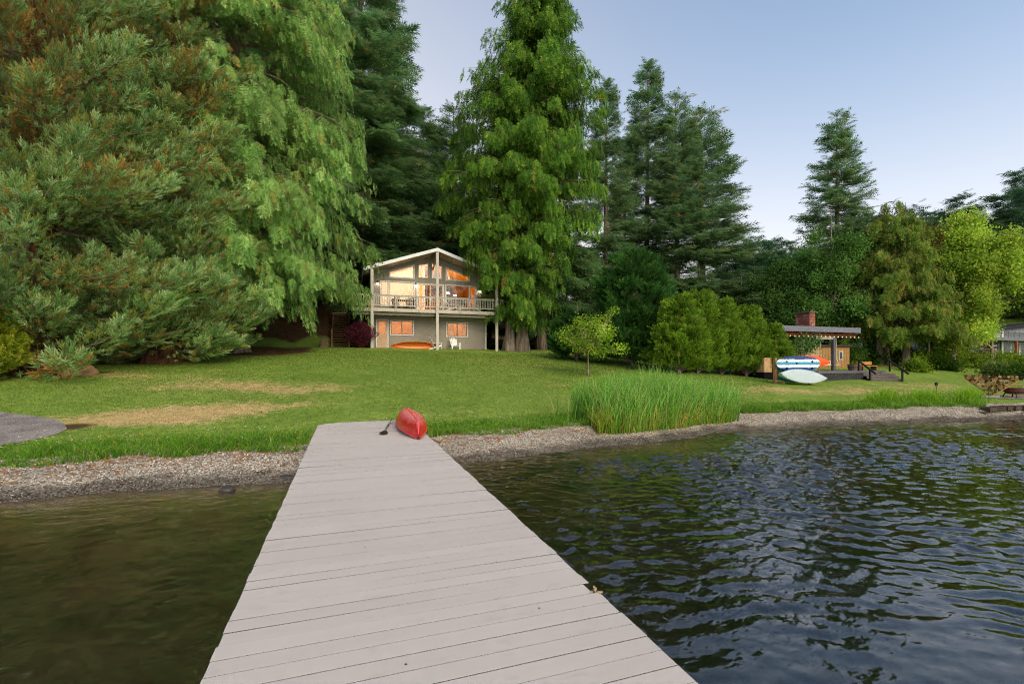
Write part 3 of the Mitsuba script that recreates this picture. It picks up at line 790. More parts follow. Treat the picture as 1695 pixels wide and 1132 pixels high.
def flat_board(key_label, u0, u1, zc, half, v, bands, tilt=0.0, th=.06, name='paddleboard', cat='paddleboard'):
    t = thing(name, key_label, cat)
    s = np.linspace(-1, 1, 64); q = np.linspace(-1, 1, 33)
    w = half * np.clip(1 - np.abs(s) ** 3.2, 0, 1) ** .55
    S, Q = np.meshgrid(s, q, indexing='ij')
    Wd = w[:, None] * Q
    verts, cols = [], []
    for side in (-1, 1):
        bulge = th * np.sqrt(np.clip(1 - Q ** 4, 0, 1)) * np.clip(1 - S ** 4, .05, 1)
        verts.append(np.stack([u0 + (u1 - u0) * (S + 1) / 2, v + side * bulge, zc + Wd + tilt * S], -1).reshape(-1, 3))
        c = np.zeros(Q.shape + (3,))
        for lo, hi, col in bands:
            c[(Wd / half >= lo) & (Wd / half <= hi)] = lin(*col)
        cols.append(c.reshape(-1, 3))
    n = 33
    i, j = np.meshgrid(np.arange(63), np.arange(32), indexing='ij')
    f = np.stack([i * n + j, (i + 1) * n + j, (i + 1) * n + j + 1, i * n + j + 1], -1).reshape(-1, 4)
    f = np.vstack([f[:, [0, 1, 2]], f[:, [0, 2, 3]]])
    put('deck', join([(verts[0], f), (verts[1], f[:, ::-1])]), 'gloss', np.vstack(cols), smooth=True, parent=t)
    return t


pb = flat_board('blue and white striped paddleboard on the top arms of the rack', 21.62, 24.84, 2.06, .40, 19.25,
                ((-1.01, -.55, (24, 64, 128)), (-.55, -.18, (214, 226, 236)), (-.18, .22, (52, 142, 180)), (.22, .56, (214, 226, 236)), (.56, 1.01, (20, 44, 110))))
for x, z in ((22.3, 2.16), (24.15, 2.16), (22.3, 1.8), (24.15, 1.8), (23.0, 2.07)):
    put('strap', box(x - .035, x + .035, 19.165, 19.2, z - .05, z + .05), 'matte', lin(24, 26, 34), parent=pb)


def kayak(label, c, L, B, D, rz, tilt, roll, col, wear=.0):
    t = thing('kayak', label, 'kayak')
    (hm, keel, gl, gr) = hull(L, B, D, .04, .05, .2, .8, 44, 18)
    M = frame(c, rz, roll, tilt)
    put('hull', (place_pts(hm[0], M), hm[1]), 'gloss', lin(*col), smooth=True, parent=t, jit=wear)
    dk = np.stack([gl, gr], 1)
    dk = np.concatenate([dk[:, :1], (dk.mean(1) + [0, 0, .05])[:, None], dk[:, 1:]], 1)
    n = len(dk); v = dk.reshape(-1, 3); i = np.arange(n - 1)
    f = np.vstack([np.stack([3 * i + k, 3 * i + 3 + k, 3 * i + 4 + k], 1) for k in (0, 1)] + [np.stack([3 * i + k, 3 * i + 4 + k, 3 * i + 1 + k], 1) for k in (0, 1)])
    put('deck', (place_pts(v, M), f[:, ::-1]), 'gloss', lin(*col) * .9, smooth=True, parent=t)
    put('keel_ridge', tube(place_pts(keel[4:-4], M), .016, 5), 'gloss', lin(*col) * .8, smooth=True, parent=t)
    for g in (gl, gr):
        put('seam', tube(place_pts(g, M), .012, 5), 'satin', lin(*col) * .7, parent=t)
    return t


kayak('white kayak on the low arms of the rack, hull outwards', (23.25, 19.32, 1.32), 3.35, .70, .36, 0.0, math.radians(5), math.radians(80), (176, 192, 202), .3)
kayak('orange kayak on the rack behind the striped paddleboard', (24.5, 19.85, 2.2), 2.9, .62, .3, 0.0, math.radians(2), math.radians(95), (236, 84, 22))
kayak('teal kayak on the upper arm behind the white kayak', (23.6, 19.9, 1.72), 3.0, .6, .3, 0.0, 0, math.radians(70), (40, 150, 176))
kayak('teal kayak on the low arm behind the white kayak', (23.6, 19.9, 1.22), 3.0, .6, .3, 0.0, 0, math.radians(70), (36, 136, 164))

# ------------------------------------------------------------------ right bank: firewood, fire bowl, wall
WR = np.array([28.45, 13.6]); ru = np.array([.42, -.907]); rn = np.array([-.907, -.42])
fr = thing('firewood_rack', 'v shaped wooden firewood rack standing on a block by the shore', 'rack')
gzr = float(gz(*WR))
P3 = lambda a, z, o=0.0: (*(WR + ru * a + rn * o), gzr + z)
put('side_board', beam(P3(-.04, .08), P3(-.86, .88), .5, .04, (0, 0, 1)), 'matte', lin(120, 88, 62), parent=fr, jit=.3)
put('side_board', beam(P3(.06, .08), P3(.92, .82), .5, .04, (0, 0, 1)), 'matte', lin(206, 152, 104), parent=fr, jit=.3)
put('base_block', move(box(-.3, .3, -.28, .28, -.15, .08), (*WR, gzr), math.atan2(ru[1], ru[0])), 'matte', lin(176, 176, 178), parent=fr)
rng = np.random.default_rng(8)
nlog = 0
for j in range(10):
    z = .16 + j * .09
    wl, wr = -1.0 * (z - .08) - .01, 1.13 * (z - .08) + .03
    a = wl + .055
    while a < wr:
        r = rng.uniform(.05, .075)
        L_ = rng.uniform(.38, .5); off = rng.uniform(-.04, .04)
        n_ = rng.integers(4, 8); g = np.sort(rng.random(n_)) * .5 + np.arange(n_) * 2 * np.pi / n_
        ring = np.stack([np.cos(g), np.sin(g)], 1) * (r * rng.uniform(.8, 1.1, (n_, 1)))
        A_ = [np.array(P3(a + x, z + y, off + L_ / 2)) for x, y in ring]; B_ = [np.array(P3(a + x, z + y, off - L_ / 2)) for x, y in ring]
        v = np.array(A_ + B_); f = [[0, i, i + 1] for i in range(1, n_ - 1)] + [[n_, n_ + i + 1, n_ + i] for i in range(1, n_ - 1)]
        f += sum([[[i, i + n_, (i + 1) % n_], [(i + 1) % n_, i + n_, (i + 1) % n_ + n_]] for i in range(n_)], [])
        tone = [(96, 70, 52), (156, 116, 84), (70, 52, 42), (190, 152, 116)][rng.choice(4, p=[.35, .3, .2, .15])]
        put('firewood_log', (v, np.array(f)), 'matte', lin(*tone), label='split firewood log stacked in the v shaped rack', cat='firewood', group='logs in the firewood rack')
        a += 2 * r + .005
lg = put('split_log', lathe([(0, -.22), (.11, -.22), (.13, 0), (.11, .22), (0, .22)], 7, (0, 0, 0)), 'matte', lin(150, 96, 62), label='single brown log lying left of the firewood rack', cat='firewood')
scene.pop(lg); scene[lg] = mikit.ply(move(lathe([(0, -.22), (.11, -.22), (.13, 0), (.11, .22), (0, .22)], 7), (27.9, 14.25, float(gz(27.9, 14.25)) + .1), 0, math.pi / 2), 'matte', color=np.tile(lin(150, 96, 62), (len(lathe([(0, -.22), (.11, -.22), (.13, 0), (.11, .22), (0, .22)], 7)[0]), 1)))
fp = thing('fire_bowl', 'dark red round fire bowl on legs by the shore', 'fire bowl')
fb = (29.45, 13.2, float(gz(29.45, 13.2)))
put('bowl', lathe([(0, .16), (.25, .18), (.4, .3), (.42, .42), (.39, .42), (.36, .32), (0, .22)], 20, fb), 'satin', lin(92, 44, 48), smooth=40, parent=fp)
put('rim', lathe([(.40, .42), (.45, .42), (.45, .445), (.40, .445)], 20, fb), 'satin', lin(80, 40, 44), parent=fp)
for i in range(4):
    a = .6 + i * math.pi / 2
    put('leg', tube([(fb[0] + .3 * math.cos(a), fb[1] + .3 * math.sin(a), fb[2] + .22), (fb[0] + .42 * math.cos(a), fb[1] + .42 * math.sin(a), fb[2] - .02)], .025, 6), 'satin', lin(60, 34, 36), parent=fp)
gp = float(gz(29.95, 13.05))
put('marker_post', join([cbox(29.9, 30.0, 13.0, 13.1, gp - .2, gp + .82, .01, 2), cbox(29.89, 30.01, 12.99, 13.11, gp + .82, gp + .86, .01, 2)]), 'satin', lin(226, 226, 228), label='white square post beside the fire bowl', cat='post')
rp = thing('pipe_rail', 'low rusty pipe rail behind the fire bowl', 'rail')
put('rail_pipe', tube([(29.0, 14.0, gp + .55), (33.5, 12.4, gp + .5)], .025, 6), 'matte', lin(140, 84, 62), parent=rp)
for t in (.02, .5, .98):
    put('upright', tube([(29.0 + 4.5 * t, 14 - 1.6 * t, gp - .1), (29.0 + 4.5 * t, 14 - 1.6 * t, gp + .55 - .05 * t)], .025, 6), 'matte', lin(110, 74, 60), parent=rp)
pl = thing('path_light', 'small black stake light standing in the right lawn', 'garden light')
gl_ = float(gz(27.39, 15.17))
put('stake', tube([(27.39, 15.17, gl_ - .1), (27.39, 15.17, gl_ + .42)], .015, 6), 'satin', lin(24, 24, 26), parent=pl)
put('head', lathe([(0, .4), (.06, .4), (.06, .5), (.085, .52), (.03, .58), (0, .58)], 10, (27.39, 15.17, gl_)), 'satin', lin(24, 24, 26), parent=pl)
pv = [sbox(x, y, x + .5, y + .5).intersection(Polygon([(26.9, 14.7), (29.6, 14.2), (34, 13.2), (36, 11.4), (31, 11.9), (28.2, 12.75), (27.0, 13.9)])) for x in np.arange(26, 36.5, .5) for y in np.arange(11, 15, .5)]
pp = []
for g in pv:
    if g.area > 1e-4:
        v, f = trimesh.creation.triangulate_polygon(g, engine='earcut'); v = np.asarray(v)
        pp.append((np.column_stack([v, gz(v[:, 0], v[:, 1]) + .02]), np.asarray(f)))
put('patio', join(pp), 'gravel_mat', kind='structure', label='small grey patio under the firewood rack and fire bowl', cat='patio')
rw = thing('retaining_wall', 'low dark stone retaining wall along the right end of the beach', 'wall')
rng = np.random.default_rng(4)
for c in range(3):
    uu = 22.5 + .35 * c
    while uu < 46:
        L_ = rng.uniform(.35, .8)
        vv = shore(uu + .3) + .60 + rng.normal(0, .015) + .05 * c
        m = trimesh.creation.box((L_ - .02, .36, .17)).subdivide().subdivide()
        v = np.array(m.vertices)
        v = v * (1 - .12 * (np.abs(v) / np.abs(v).max(0)) ** 6)
        v += .035 * (np.stack([meshkit.fbm(v * 5 + uu * 3 + q, 2) for q in (0, 9, 17)], 1) - .5)
        put('stone', (v + [uu + L_ / 2, vv, .0 + .168 * c], np.array(m.faces)), 'matte', lin(88, 80, 72) * rng.uniform(.55, 1.15), parent=rw, jit=.6)
        uu += L_
# ------------------------------------------------------------------ neighbours' buildings
fh = thing('modern_house', 'grey modern house with stepped flat roofs and timber entry posts behind the hedges', 'house')
GW, DR_ = lin(150, 156, 166), lin(52, 52, 60)
put('wall', box(80.5, 100, 40.6, 52, 1.5, 5.9), 'matte', lin(120, 122, 126), parent=fh)
put('upper_block', box(79.4, 82.7, 40.4, 46, 5.4, 7.14), 'satin', GW, parent=fh)
put('clerestory_wall', slab(Polygon([(82.72, 5.4), (100, 5.4), (100, 7.6), (91, 7.0), (82.72, 6.1)]), 40.5, 40.59), 'satin', GW, parent=fh)
put('roof', slab(Polygon([(81.9, 6.15), (91.5, 6.98), (101, 7.7), (101, 8.2), (91.5, 7.45), (81.9, 6.6)]), 39.6, 52), 'matte', DR_, parent=fh)
put('entry_roof', box(80.9, 100, 38.6, 40.55, 5.0, 5.4), 'matte', lin(70, 72, 82), parent=fh)
put('entry_fascia', box(80.88, 100, 38.55, 38.598, 4.98, 5.42), 'satin', lin(96, 98, 108), parent=fh)
for u in (80.3, 87.0):
    put('timber_post', box(u - .13, u + .13, 38.7, 38.95, 1.6, 4.975), 'matte', lin(150, 92, 62), parent=fh)
d_ = put('entry_door', box(84.8, 86.5, 40.5, 40.59, 2.1, 4.8), 'satin', lin(40, 38, 42), parent=fh)
for k in range(4):
    put('glass_strip', box(85.1, 86.2, 40.47, 40.495, 2.6 + k * .55, 2.85 + k * .55), 'gloss', lin(150, 160, 166), parent=d_)
put('corner_post', box(87.1, 87.4, 40.35, 40.49, 2, 6.8), 'satin', lin(220, 222, 224), parent=fh)
for k in range(5):
    w = put('window', slab(sbox(87.5 + k * 2.1, 2.2, 89.5 + k * 2.1, 4.9) - sbox(87.6 + k * 2.1, 2.3, 89.4 + k * 2.1, 4.8), 40.5, 40.59), 'satin', lin(196, 198, 200), parent=fh)
    put('pane', slab(sbox(87.6 + k * 2.1, 2.3, 89.4 + k * 2.1, 4.8), 40.53, 40.57), 'gloss', lin(60, 68, 76), parent=w)
    w = put('window', slab(sbox(87.5 + k * 1.4, 5.6, 88.8 + k * 1.4, 6.4) - sbox(87.56 + k * 1.4, 5.66, 88.74 + k * 1.4, 6.34), 40.44, 40.495), 'satin', lin(120, 124, 130), parent=fh)
    put('pane', slab(sbox(87.56 + k * 1.4, 5.66, 88.74 + k * 1.4, 6.34), 40.46, 40.49), 'gloss', lin(60, 68, 76), parent=w)
for u in (80.0, 81.5):
    put('vent_pipe', lathe([(0, 7.1), (.16, 7.1), (.16, 7.5), (.22, 7.52), (.2, 7.7), (0, 7.72)], 10, (u, 41.2, 0)), 'satin', lin(214, 216, 220), parent=fh)
gh = thing('grey_house', 'blue grey house mostly hidden behind the trunks of the olive trees', 'house')
put('wall', box(49.0, 53.0, 36.2, 42, 1.4, 4.3), 'matte', lin(140, 150, 162), parent=gh)
put('roof', slab(Polygon([(48.6, 4.3), (53.4, 4.3), (51, 5.4)]), 35.9, 42.3), 'matte', lin(96, 100, 108), parent=gh)
put('wing_wall', box(53.02, 62, 36.6, 42, 1.4, 2.75), 'matte', lin(120, 126, 136), parent=gh)
put('wing_roof', slab(Polygon([(53.05, 2.76), (62.3, 2.76), (62.3, 2.9), (57, 3.5), (53.05, 3.4)]), 36.1, 42.3), 'matte', lin(128, 136, 150), parent=gh)
w = put('window', slab(sbox(50.2, 2.6, 51.4, 3.7) - sbox(50.28, 2.68, 51.32, 3.62), 36.15, 36.19), 'satin', WHITE, parent=gh)
put('pane', slab(sbox(50.28, 2.68, 51.32, 3.62), 36.16, 36.185), 'gloss', lin(60, 68, 76), parent=w)
fn = thing('garden_fence', 'board fence with a teal panel and a brown panel behind the shrubs', 'fence')
for i, u in enumerate(np.arange(23.6, 24.6, .17)):
    put('teal_board', box(u, u + .165, 25.5, 25.53, 1.2, 2.6), 'matte', lin(52, 128, 150), parent=fn, jit=.4)
for i, u in enumerate(np.arange(24.75, 26.2, .17)):
    put('brown_board', box(u, u + .16, 25.5, 25.53, 1.1, 2.55), 'matte', lin(122, 92, 64), parent=fn, jit=.4)
for u in (23.52, 24.66, 26.28):
    put('post', box(u - .05, u + .05, 25.49, 25.6, 1.0, 2.75), 'matte', lin(140, 130, 118), parent=fn)
pi_ = thing('stone_pillar', 'tan stone pillar with a dark base left of the boat rack', 'pillar')
put('shaft', cbox(24.3, 24.95, 22.5, 23.1, 1.5, 2.4, .03, 2), 'matte', lin(186, 150, 116), parent=pi_, jit=.6)
put('base', cbox(24.25, 25.0, 22.45, 23.15, .9, 1.5, .02, 2), 'matte', lin(28, 26, 30), parent=pi_)
# ------------------------------------------------------------------ vegetation
def flat_spray(n, lf, w, droop, seed, lift=.05):
    """leaflets left and right of an axis along +x, length 1 (T, 3, 3)"""
    r = np.random.default_rng(seed); out = []
    for i in range(n):
        t = .04 + .86 * i / n; s = 1 if i % 2 else -1
        zb = -droop * t * t; l = lf * (1 - .6 * t) * r.uniform(.75, 1.2)
        tx = t + l * r.uniform(.6, .9)
        out.append([(t - w * .5, 0, zb), (t + w * .6, s * w * .3, zb), (tx, s * l, -droop * tx * tx + r.normal(0, lift) - .1 * l)])
    out.append([(.78, -w * .6, -droop * .6), (.78, w * .6, -droop * .6), (1.05, 0, -droop * 1.1)])
    return np.array(out)


def tuft(n, lf, w, seed):
    """leaflets all round an axis along +x, swept forward"""
    r = np.random.default_rng(seed); out = []
    for i in range(n):
        t = .85 * i / n; a = 2.4 * i + r.normal(0, .3); l = lf * (1 - .55 * t) * r.uniform(.8, 1.2)
        c, s = math.cos(a), math.sin(a)
        tip = (t + l * .95, l * .62 * c, l * .62 * s)
        out.append([(t, -s * w, c * w), (t + w, s * w, -c * w), tip])
    out.append([(.75, -w, 0), (.75, w, 0), (1.1, 0, 0)])
    return np.array(out)


def leaves(n, l, w, seed, spread=.45):
    """broad leaves scattered in a ball (two triangles each)"""
    r = np.random.default_rng(seed); out = []
    for i in range(n):
        c = r.normal(0, spread, 3); d = r.normal(0, 1, 3); d[2] -= .5; d /= np.linalg.norm(d)
        s = np.cross(d, r.normal(0, 1, 3)); s /= np.linalg.norm(s)
        a, b = c + s * w, c - s * w
        m = c + d * l * .45
        out += [[c, m + s * w, c + d * l], [c, c + d * l, m - s * w]]
    return np.array(out)


def frames(D, N):
    x = D / (np.linalg.norm(D, axis=1, keepdims=True) + 1e-9)
    z = N - (N * x).sum(1, keepdims=True) * x
    z /= np.linalg.norm(z, axis=1, keepdims=True) + 1e-9
    return np.stack([x, np.cross(z, x), z], 2)


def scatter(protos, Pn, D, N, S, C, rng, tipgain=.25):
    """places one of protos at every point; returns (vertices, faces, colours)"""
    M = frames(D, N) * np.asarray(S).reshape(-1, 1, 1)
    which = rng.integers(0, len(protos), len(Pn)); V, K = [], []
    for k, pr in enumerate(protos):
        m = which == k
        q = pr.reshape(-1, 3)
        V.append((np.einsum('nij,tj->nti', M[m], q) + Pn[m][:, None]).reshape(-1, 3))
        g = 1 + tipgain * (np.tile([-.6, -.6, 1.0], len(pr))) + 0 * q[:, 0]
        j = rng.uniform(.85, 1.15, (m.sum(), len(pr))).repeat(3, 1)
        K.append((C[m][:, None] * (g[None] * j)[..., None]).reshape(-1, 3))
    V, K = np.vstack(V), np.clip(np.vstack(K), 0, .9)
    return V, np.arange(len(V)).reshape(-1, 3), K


def palette(cols, n, rng, jit=.16):
    w = np.array([c[1] for c in cols], float); w /= w.sum()
    L_ = np.array([lin(*c[0]) for c in cols])
    return L_[rng.choice(len(cols), n, p=w)] * rng.uniform(1 - jit, 1 + jit, (n, 1)) * 1.14


def trunk_mesh(base, H, r0, rng, lean=(0, 0), flare=1.5, sides=14, n=22):
    t = np.linspace(0, 1, n)
    p = np.stack([base[0] + lean[0] * t + .02 * H * .2 * np.sin(5 * t + rng.random() * 6) * t, base[1] + lean[1] * t, base[2] - .3 + (H + .3) * t], 1)
    r = r0 * (1 - t) ** .8 * (1 + (flare - 1) * np.exp(-(t * H) / .5)) + .015
    v, f = tube(p, r, sides)
    ang = np.arctan2(v[:, 1] - base[1], v[:, 0] - base[0])
    k = np.exp(-np.clip(v[:, 2] - base[2], 0, None) / .9)
    c = np.interp(v[:, 2], p[:, 2], p[:, 0]), np.interp(v[:, 2], p[:, 2], p[:, 1])
    w = (1 + .28 * k * np.sin(ang * 5 + rng.random() * 6) + .06 * np.sin(ang * 9))[:, None]
    xy = np.stack(c, 1) + (v[:, :2] - np.stack(c, 1)) * w
    return np.column_stack([xy, v[:, 2]]), f


def conifer(base, H, Rf, nb, hb, seed, ns, protos, size, mode, cols, el=(0, -.2), wid=.3, tmin=.2, tpow=.75, inner=None, q=1.0, lean=(0, 0), fmin=.4, vert=.3, layer=0.0, lenj=(.65, 1.12), outk=(1, 1)):
    """crown (V, F, C) and limbs (V, F) of a tree grown branch by branch"""
    rng = np.random.default_rng(seed)
    base = np.array(base, float)
    h = hb + (H * .985 - hb) * rng.random(nb) ** q
    az = rng.random(nb) * 2 * np.pi
    to_cam = np.array([-base[0], -base[1]]) / np.hypot(base[0], base[1])
    face = np.cos(az) * to_cam[0] + np.sin(az) * to_cam[1]
    ok = rng.random(nb) < np.where(face > -.35, 1, fmin)
    h, az = h[ok], az[ok]; nb = len(h)
    hn = h / H
    L = Rf(hn) * rng.uniform(*lenj, nb) + .12
    e0, e1 = (np.interp(hn, [0, 1], x) if np.ndim(x) else np.full(nb, x) for x in el)
    e0 = e0 + rng.normal(0, .09, nb); e1 = e1 + rng.normal(0, .12, nb)
    K = 12; t = np.linspace(0, 1, K)
    ea = e0[:, None] + (e1 - e0)[:, None] * t
    aa = az[:, None] + rng.normal(0, .25, nb)[:, None] * t
    dirs = np.stack([np.cos(ea) * np.cos(aa), np.cos(ea) * np.sin(aa), np.sin(ea)], -1)
    pos = np.concatenate([np.zeros((nb, 1, 3)), np.cumsum(dirs[:, :-1] * (L / (K - 1))[:, None, None], 1)], 1)
    org = np.stack([base[0] + lean[0] * hn, base[1] + lean[1] * hn, base[2] + h], 1)
    pos += org[:, None]
    pw = L ** 1.25; b = rng.choice(nb, ns, p=pw / pw.sum())
    tt = tmin + (1 - tmin) * rng.random(ns) ** tpow
    x = tt * (K - 1); i = np.clip(x.astype(int), 0, K - 2); fr_ = (x - i)[:, None]
    Pn = pos[b, i] * (1 - fr_) + pos[b, i + 1] * fr_; Tn = dirs[b, i]
    up = np.array([0, 0, 1.0])
    side = np.cross(Tn, up); side /= np.linalg.norm(side, axis=1, keepdims=True) + 1e-9
    nrm = np.cross(side, Tn)
    w = wid * L[b] * (1.05 - tt) ** .7 * np.minimum(1, tt / .35) + .06
    s = rng.uniform(-1, 1, ns)
    bt = rng.normal(0, 1, nb)[b]                       # branch to branch tone
    if mode == 'tuft':
        r_, a_ = np.sqrt(rng.random(ns)) * w, rng.random(ns) * 2 * np.pi
        off = side * np.cos(a_)[:, None] + nrm * (np.sin(a_) * .8 + .1)[:, None]
        Pn = Pn + off * r_[:, None]
        D = Tn * .8 + off * .55 + up * .35
        N = rng.normal(0, 1, (ns, 3))
    elif mode == 'droop':
        Pn = Pn + side * (s * w)[:, None] - up * (np.abs(s) * w * .25 + vert * rng.random(ns) ** 1.3)[:, None]
        out = Tn * [1, 1, 0]; out /= np.linalg.norm(out, axis=1, keepdims=True) + 1e-9
        D = out * rng.uniform(.05, .5, (ns, 1)) * np.interp(hn[b], [.2, .8], outk)[:, None] + side * (s * .3)[:, None] - up
        N = out + rng.normal(0, .5, (ns, 3))
    elif mode == 'up':
        Pn = Pn + side * (s * w)[:, None] + rng.normal(0, .06, (ns, 3)) * L[b][:, None]
        D = Tn * .8 + side * (s * .5)[:, None] + up * .35 + rng.normal(0, .2, (ns, 3))
        N = up * .4 + rng.normal(0, 1, (ns, 3))
    else:
        Pn = Pn + side * (s * w)[:, None] - up * (np.abs(s) * w * .3 + vert * (rng.random(ns) - .4) * .6)[:, None]
        D = Tn * .75 + side * (s * .8)[:, None] - up * .12 + rng.normal(0, .16, (ns, 3))
        N = up + rng.normal(0, .35, (ns, 3))
    bt2, bt3 = rng.normal(0, 1, nb)[b], rng.normal(0, 1, nb)[b]
    C = palette(cols, ns, rng) * np.clip(1 + .14 * bt, .6, 1.5)[:, None]
    if inner is not None:
        k = (rng.random(ns) < (np.interp(hn[b], [.05, .3, .6], [.45, .9, 1.9]) if mode == 'tuft' else 1) * inner[1] * np.clip(1.25 - tt, 0, 1) * np.clip(.5 + 1.4 * bt2, 0, 2.4))
        C[k] = palette(inner[0], int(k.sum()), rng)
    S = size * rng.uniform(.65, 1.25, ns) * np.exp(.18 * bt3)
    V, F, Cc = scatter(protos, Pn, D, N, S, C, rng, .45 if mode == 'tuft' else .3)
    keep = np.argsort(-L)[:min(nb, 420)]
    limbs = [tube(pos[j, ::2], np.linspace(.012 * L[j] + .012, .006, 6), 4, caps=False) for j in keep]
    return (V, F, Cc), join(limbs)


def plant_tree(name, label, cat, base, crown, limbs, trunks, group=None, bark='bark'):
    t = thing(name, label, cat, group)
    put('crown', crown[:2], 'leaf', crown[2], parent=t)
    for m in trunks:
        put('trunk', m, bark, parent=t, smooth=True)
    if limbs is not None:
        put('limb', limbs, 'matte', lin(138, 124, 108), parent=t, kind='stuff', jit=.5)
    return t


def at(u, v):
    return np.array([u, v, float(gz(u, v))])


FIR = [flat_spray(11, .44, .095, .12, s) for s in (1, 2, 3)]
FROND = [flat_spray(10, .40, .165, .10, s, .04) for s in (4, 5, 6)]
TUFT = [tuft(9, .58, .058, s) for s in (7, 8, 9)]
LEAF = [leaves(9, .34, .12, s) for s in (1, 2, 3)]
rg = np.random.default_rng(77)

# giant sequoias, left
SEQ = (((146, 178, 116), 4), ((122, 156, 92), 4), ((172, 200, 142), 2.4), ((150, 156, 82), 3))
DEAD = (((178, 142, 78), 2), ((154, 134, 78), 3), ((142, 136, 82), 3))
for i, (u, v, H, R0, r0, sd, lb) in enumerate(((-12.2, 25.2, 27, 7.2, .75, 21, 'huge blue green sequoia with orange inner sprays at the left edge'), (-8.2, 27.2, 26, 4.3, .55, 22, 'blue green sequoia standing between the leftmost sequoia and the drooping cedar'))):
    b = at(u, v)
    cr, lm_ = conifer(b, H, lambda x, R0=R0: R0 * (1 - x ** 1.7) ** .8, 560, .5, sd, 40000 if i == 0 else 26000, TUFT, .37, 'tuft', SEQ, (-.30, .42), .20, .20, .62, (DEAD, .55), fmin=.3)
    plant_tree('sequoia_tree', lb, 'tree', b, cr, lm_, [trunk_mesh(b, H * .95, r0, rg, flare=1.9)], bark='red_bark')
rt = thing('uprooted_stump', 'dark brown knotted root mass under the leftmost sequoia', 'stump')
for k, (x, y, s_) in enumerate(((-11.6, 23.6, .8), (-10.9, 23.2, .9), (-9.9, 22.9, .62), (-13.0, 23.9, .8), (-10.3, 23.3, .5))):
    m = trimesh.creation.icosphere(3, 1.0); v = np.array(m.vertices)
    v = v * (1 + .55 * (meshkit.fbm(v * 2.2 + k * 7, 4)[:, None] - .5)) * np.array([1.0, .7, .75]) * s_
    put('root', (v + at(x, y) + [0, 0, .12 * s_], np.array(m.faces)), 'red_bark' if k != 2 else 'matte', None if k != 2 else lin(140, 112, 84), smooth=True, parent=rt)

# drooping red cedar left of the house
CED = (((140, 176, 98), 4), ((116, 156, 84), 4), ((162, 192, 116), 2), ((158, 158, 84), .7))
b = at(-6.3, 32.2)
cr, lm_ = conifer(b, 42, lambda x: 7.9 * (1 - x ** 2.6) ** .7 * (.62 + .38 * sm(0, .2, x)), 760, 4.6, 31, 38000, FROND, .6, 'droop', CED, (.05, -.7), .22, .22, .7, (DEAD, .03), vert=1.25, fmin=.3)
plant_tree('cedar_tree', 'tall red cedar with long drooping light green curtains left of the house', 'tree', b, cr, lm_, [trunk_mesh(b, 32, .55, rg)])

# twin trunked cedar right of the house
CEC = (((112, 148, 56), 3), ((90, 130, 52), 4), ((138, 168, 70), 1.6), ((76, 114, 50), 3.5))
b = at(13.0, 36.6)
cr, lm_ = conifer(b, 42, lambda x: np.interp(x * 42 - 1.8, [1, 3, 5, 8, 13, 19, 25, 30, 36, 40], [2.4, 3.0, 4.2, 5.6, 6.5, 5.6, 3.3, 2.0, .9, .2]), 950, 2.9, 41, 41000, FROND, .56, 'droop', CEC, ((.05, .5), (-.6, -.05)), .2, .15, .75, (DEAD, .03), vert=.85, fmin=.35, lean=(2.7, 0), lenj=(.5, 1.2), outk=(.5, 2.2))
plant_tree('cedar_tree', 'bright green cedar with two flared trunks right of the house', 'tree', b, cr, lm_, [trunk_mesh(b + [-.48, .1, 0], 34, .38, rg, (1.6, 0), 1.5), trunk_mesh(b + [.55, 0, 0], 40, .42, rg, (1.4, 0), 1.55)])

# firs: three grown, the others copies under their own keys
FC = (((104, 140, 88), 4), ((122, 156, 100), 3), ((86, 122, 80), 3), ((132, 146, 94), .8))
FB = (((100, 134, 88), 4), ((120, 150, 102), 3), ((84, 118, 76), 3), ((132, 140, 84), .8))


def fir_kind(seed, H, R0, hb, nb, ns, cols, el, pw=1.0, size=.95, wid=.26):
    b = np.array([.001, 60.0, 0.0])
    cr, lm_ = conifer(b, H, lambda x: R0 * (1 - x) ** pw * (.6 + .4 * sm(0, .25, x)) + .25, nb, hb, seed, ns, FIR, size, 'fir', cols, el, wid, .12, .8, (DEAD, .05), q=.92, vert=.5, fmin=.6)
    tr = trunk_mesh(b, H * .985, H * .0125, np.random.default_rng(seed), flare=1.25, sides=9)
    sh = lambda m: m - b
    return (sh(cr[0]), cr[1], cr[2]), (sh(lm_[0]), lm_[1]), (sh(tr[0]), tr[1])


KINDS = {'dark': fir_kind(51, 40, 6.8, 3.0, 330, 13000, FC, ((-.25, .5), (-.35, .45)), .7, 1.25),
         'open': fir_kind(52, 36, 6.6, 8.0, 220, 7000, FB, ((-.30, .45), (-.15, .6)), .72, 1.2, .26),
         'slim': fir_kind(53, 33, 6.4, 3.5, 260, 7600, FB, ((-.32, .5), (-.12, .65)), .8, 1.15, .26),
         'bushy': fir_kind(54, 16, 4.6, .6, 150, 5200, FC, ((-.15, .5), (-.3, .4)), .75, .95, .3)}
for k, (c, l, t) in KINDS.items():
    scene['grown_' + k] = {'type': 'shapegroup', 'crown': mikit.ply(c[:2], 'leaf', color=c[2]), 'limb': mikit.ply(l, 'bark'), 'trunk': mikit.ply(t, 'bark', smooth=True)}


def fir(kind, u, v, s, wide, rz, label, group=None, name='fir_tree'):
    t = thing(name, label, 'tree', group)
    scene[t] = {'type': 'instance', 'group': {'type': 'ref', 'id': 'grown_' + kind},
                'to_world': T().translate((u, v, float(gz(u, v)) - .1)).rotate((0, 0, 1), rz - math.degrees(math.atan2(u, v))).scale((s * wide, s * wide, s))}


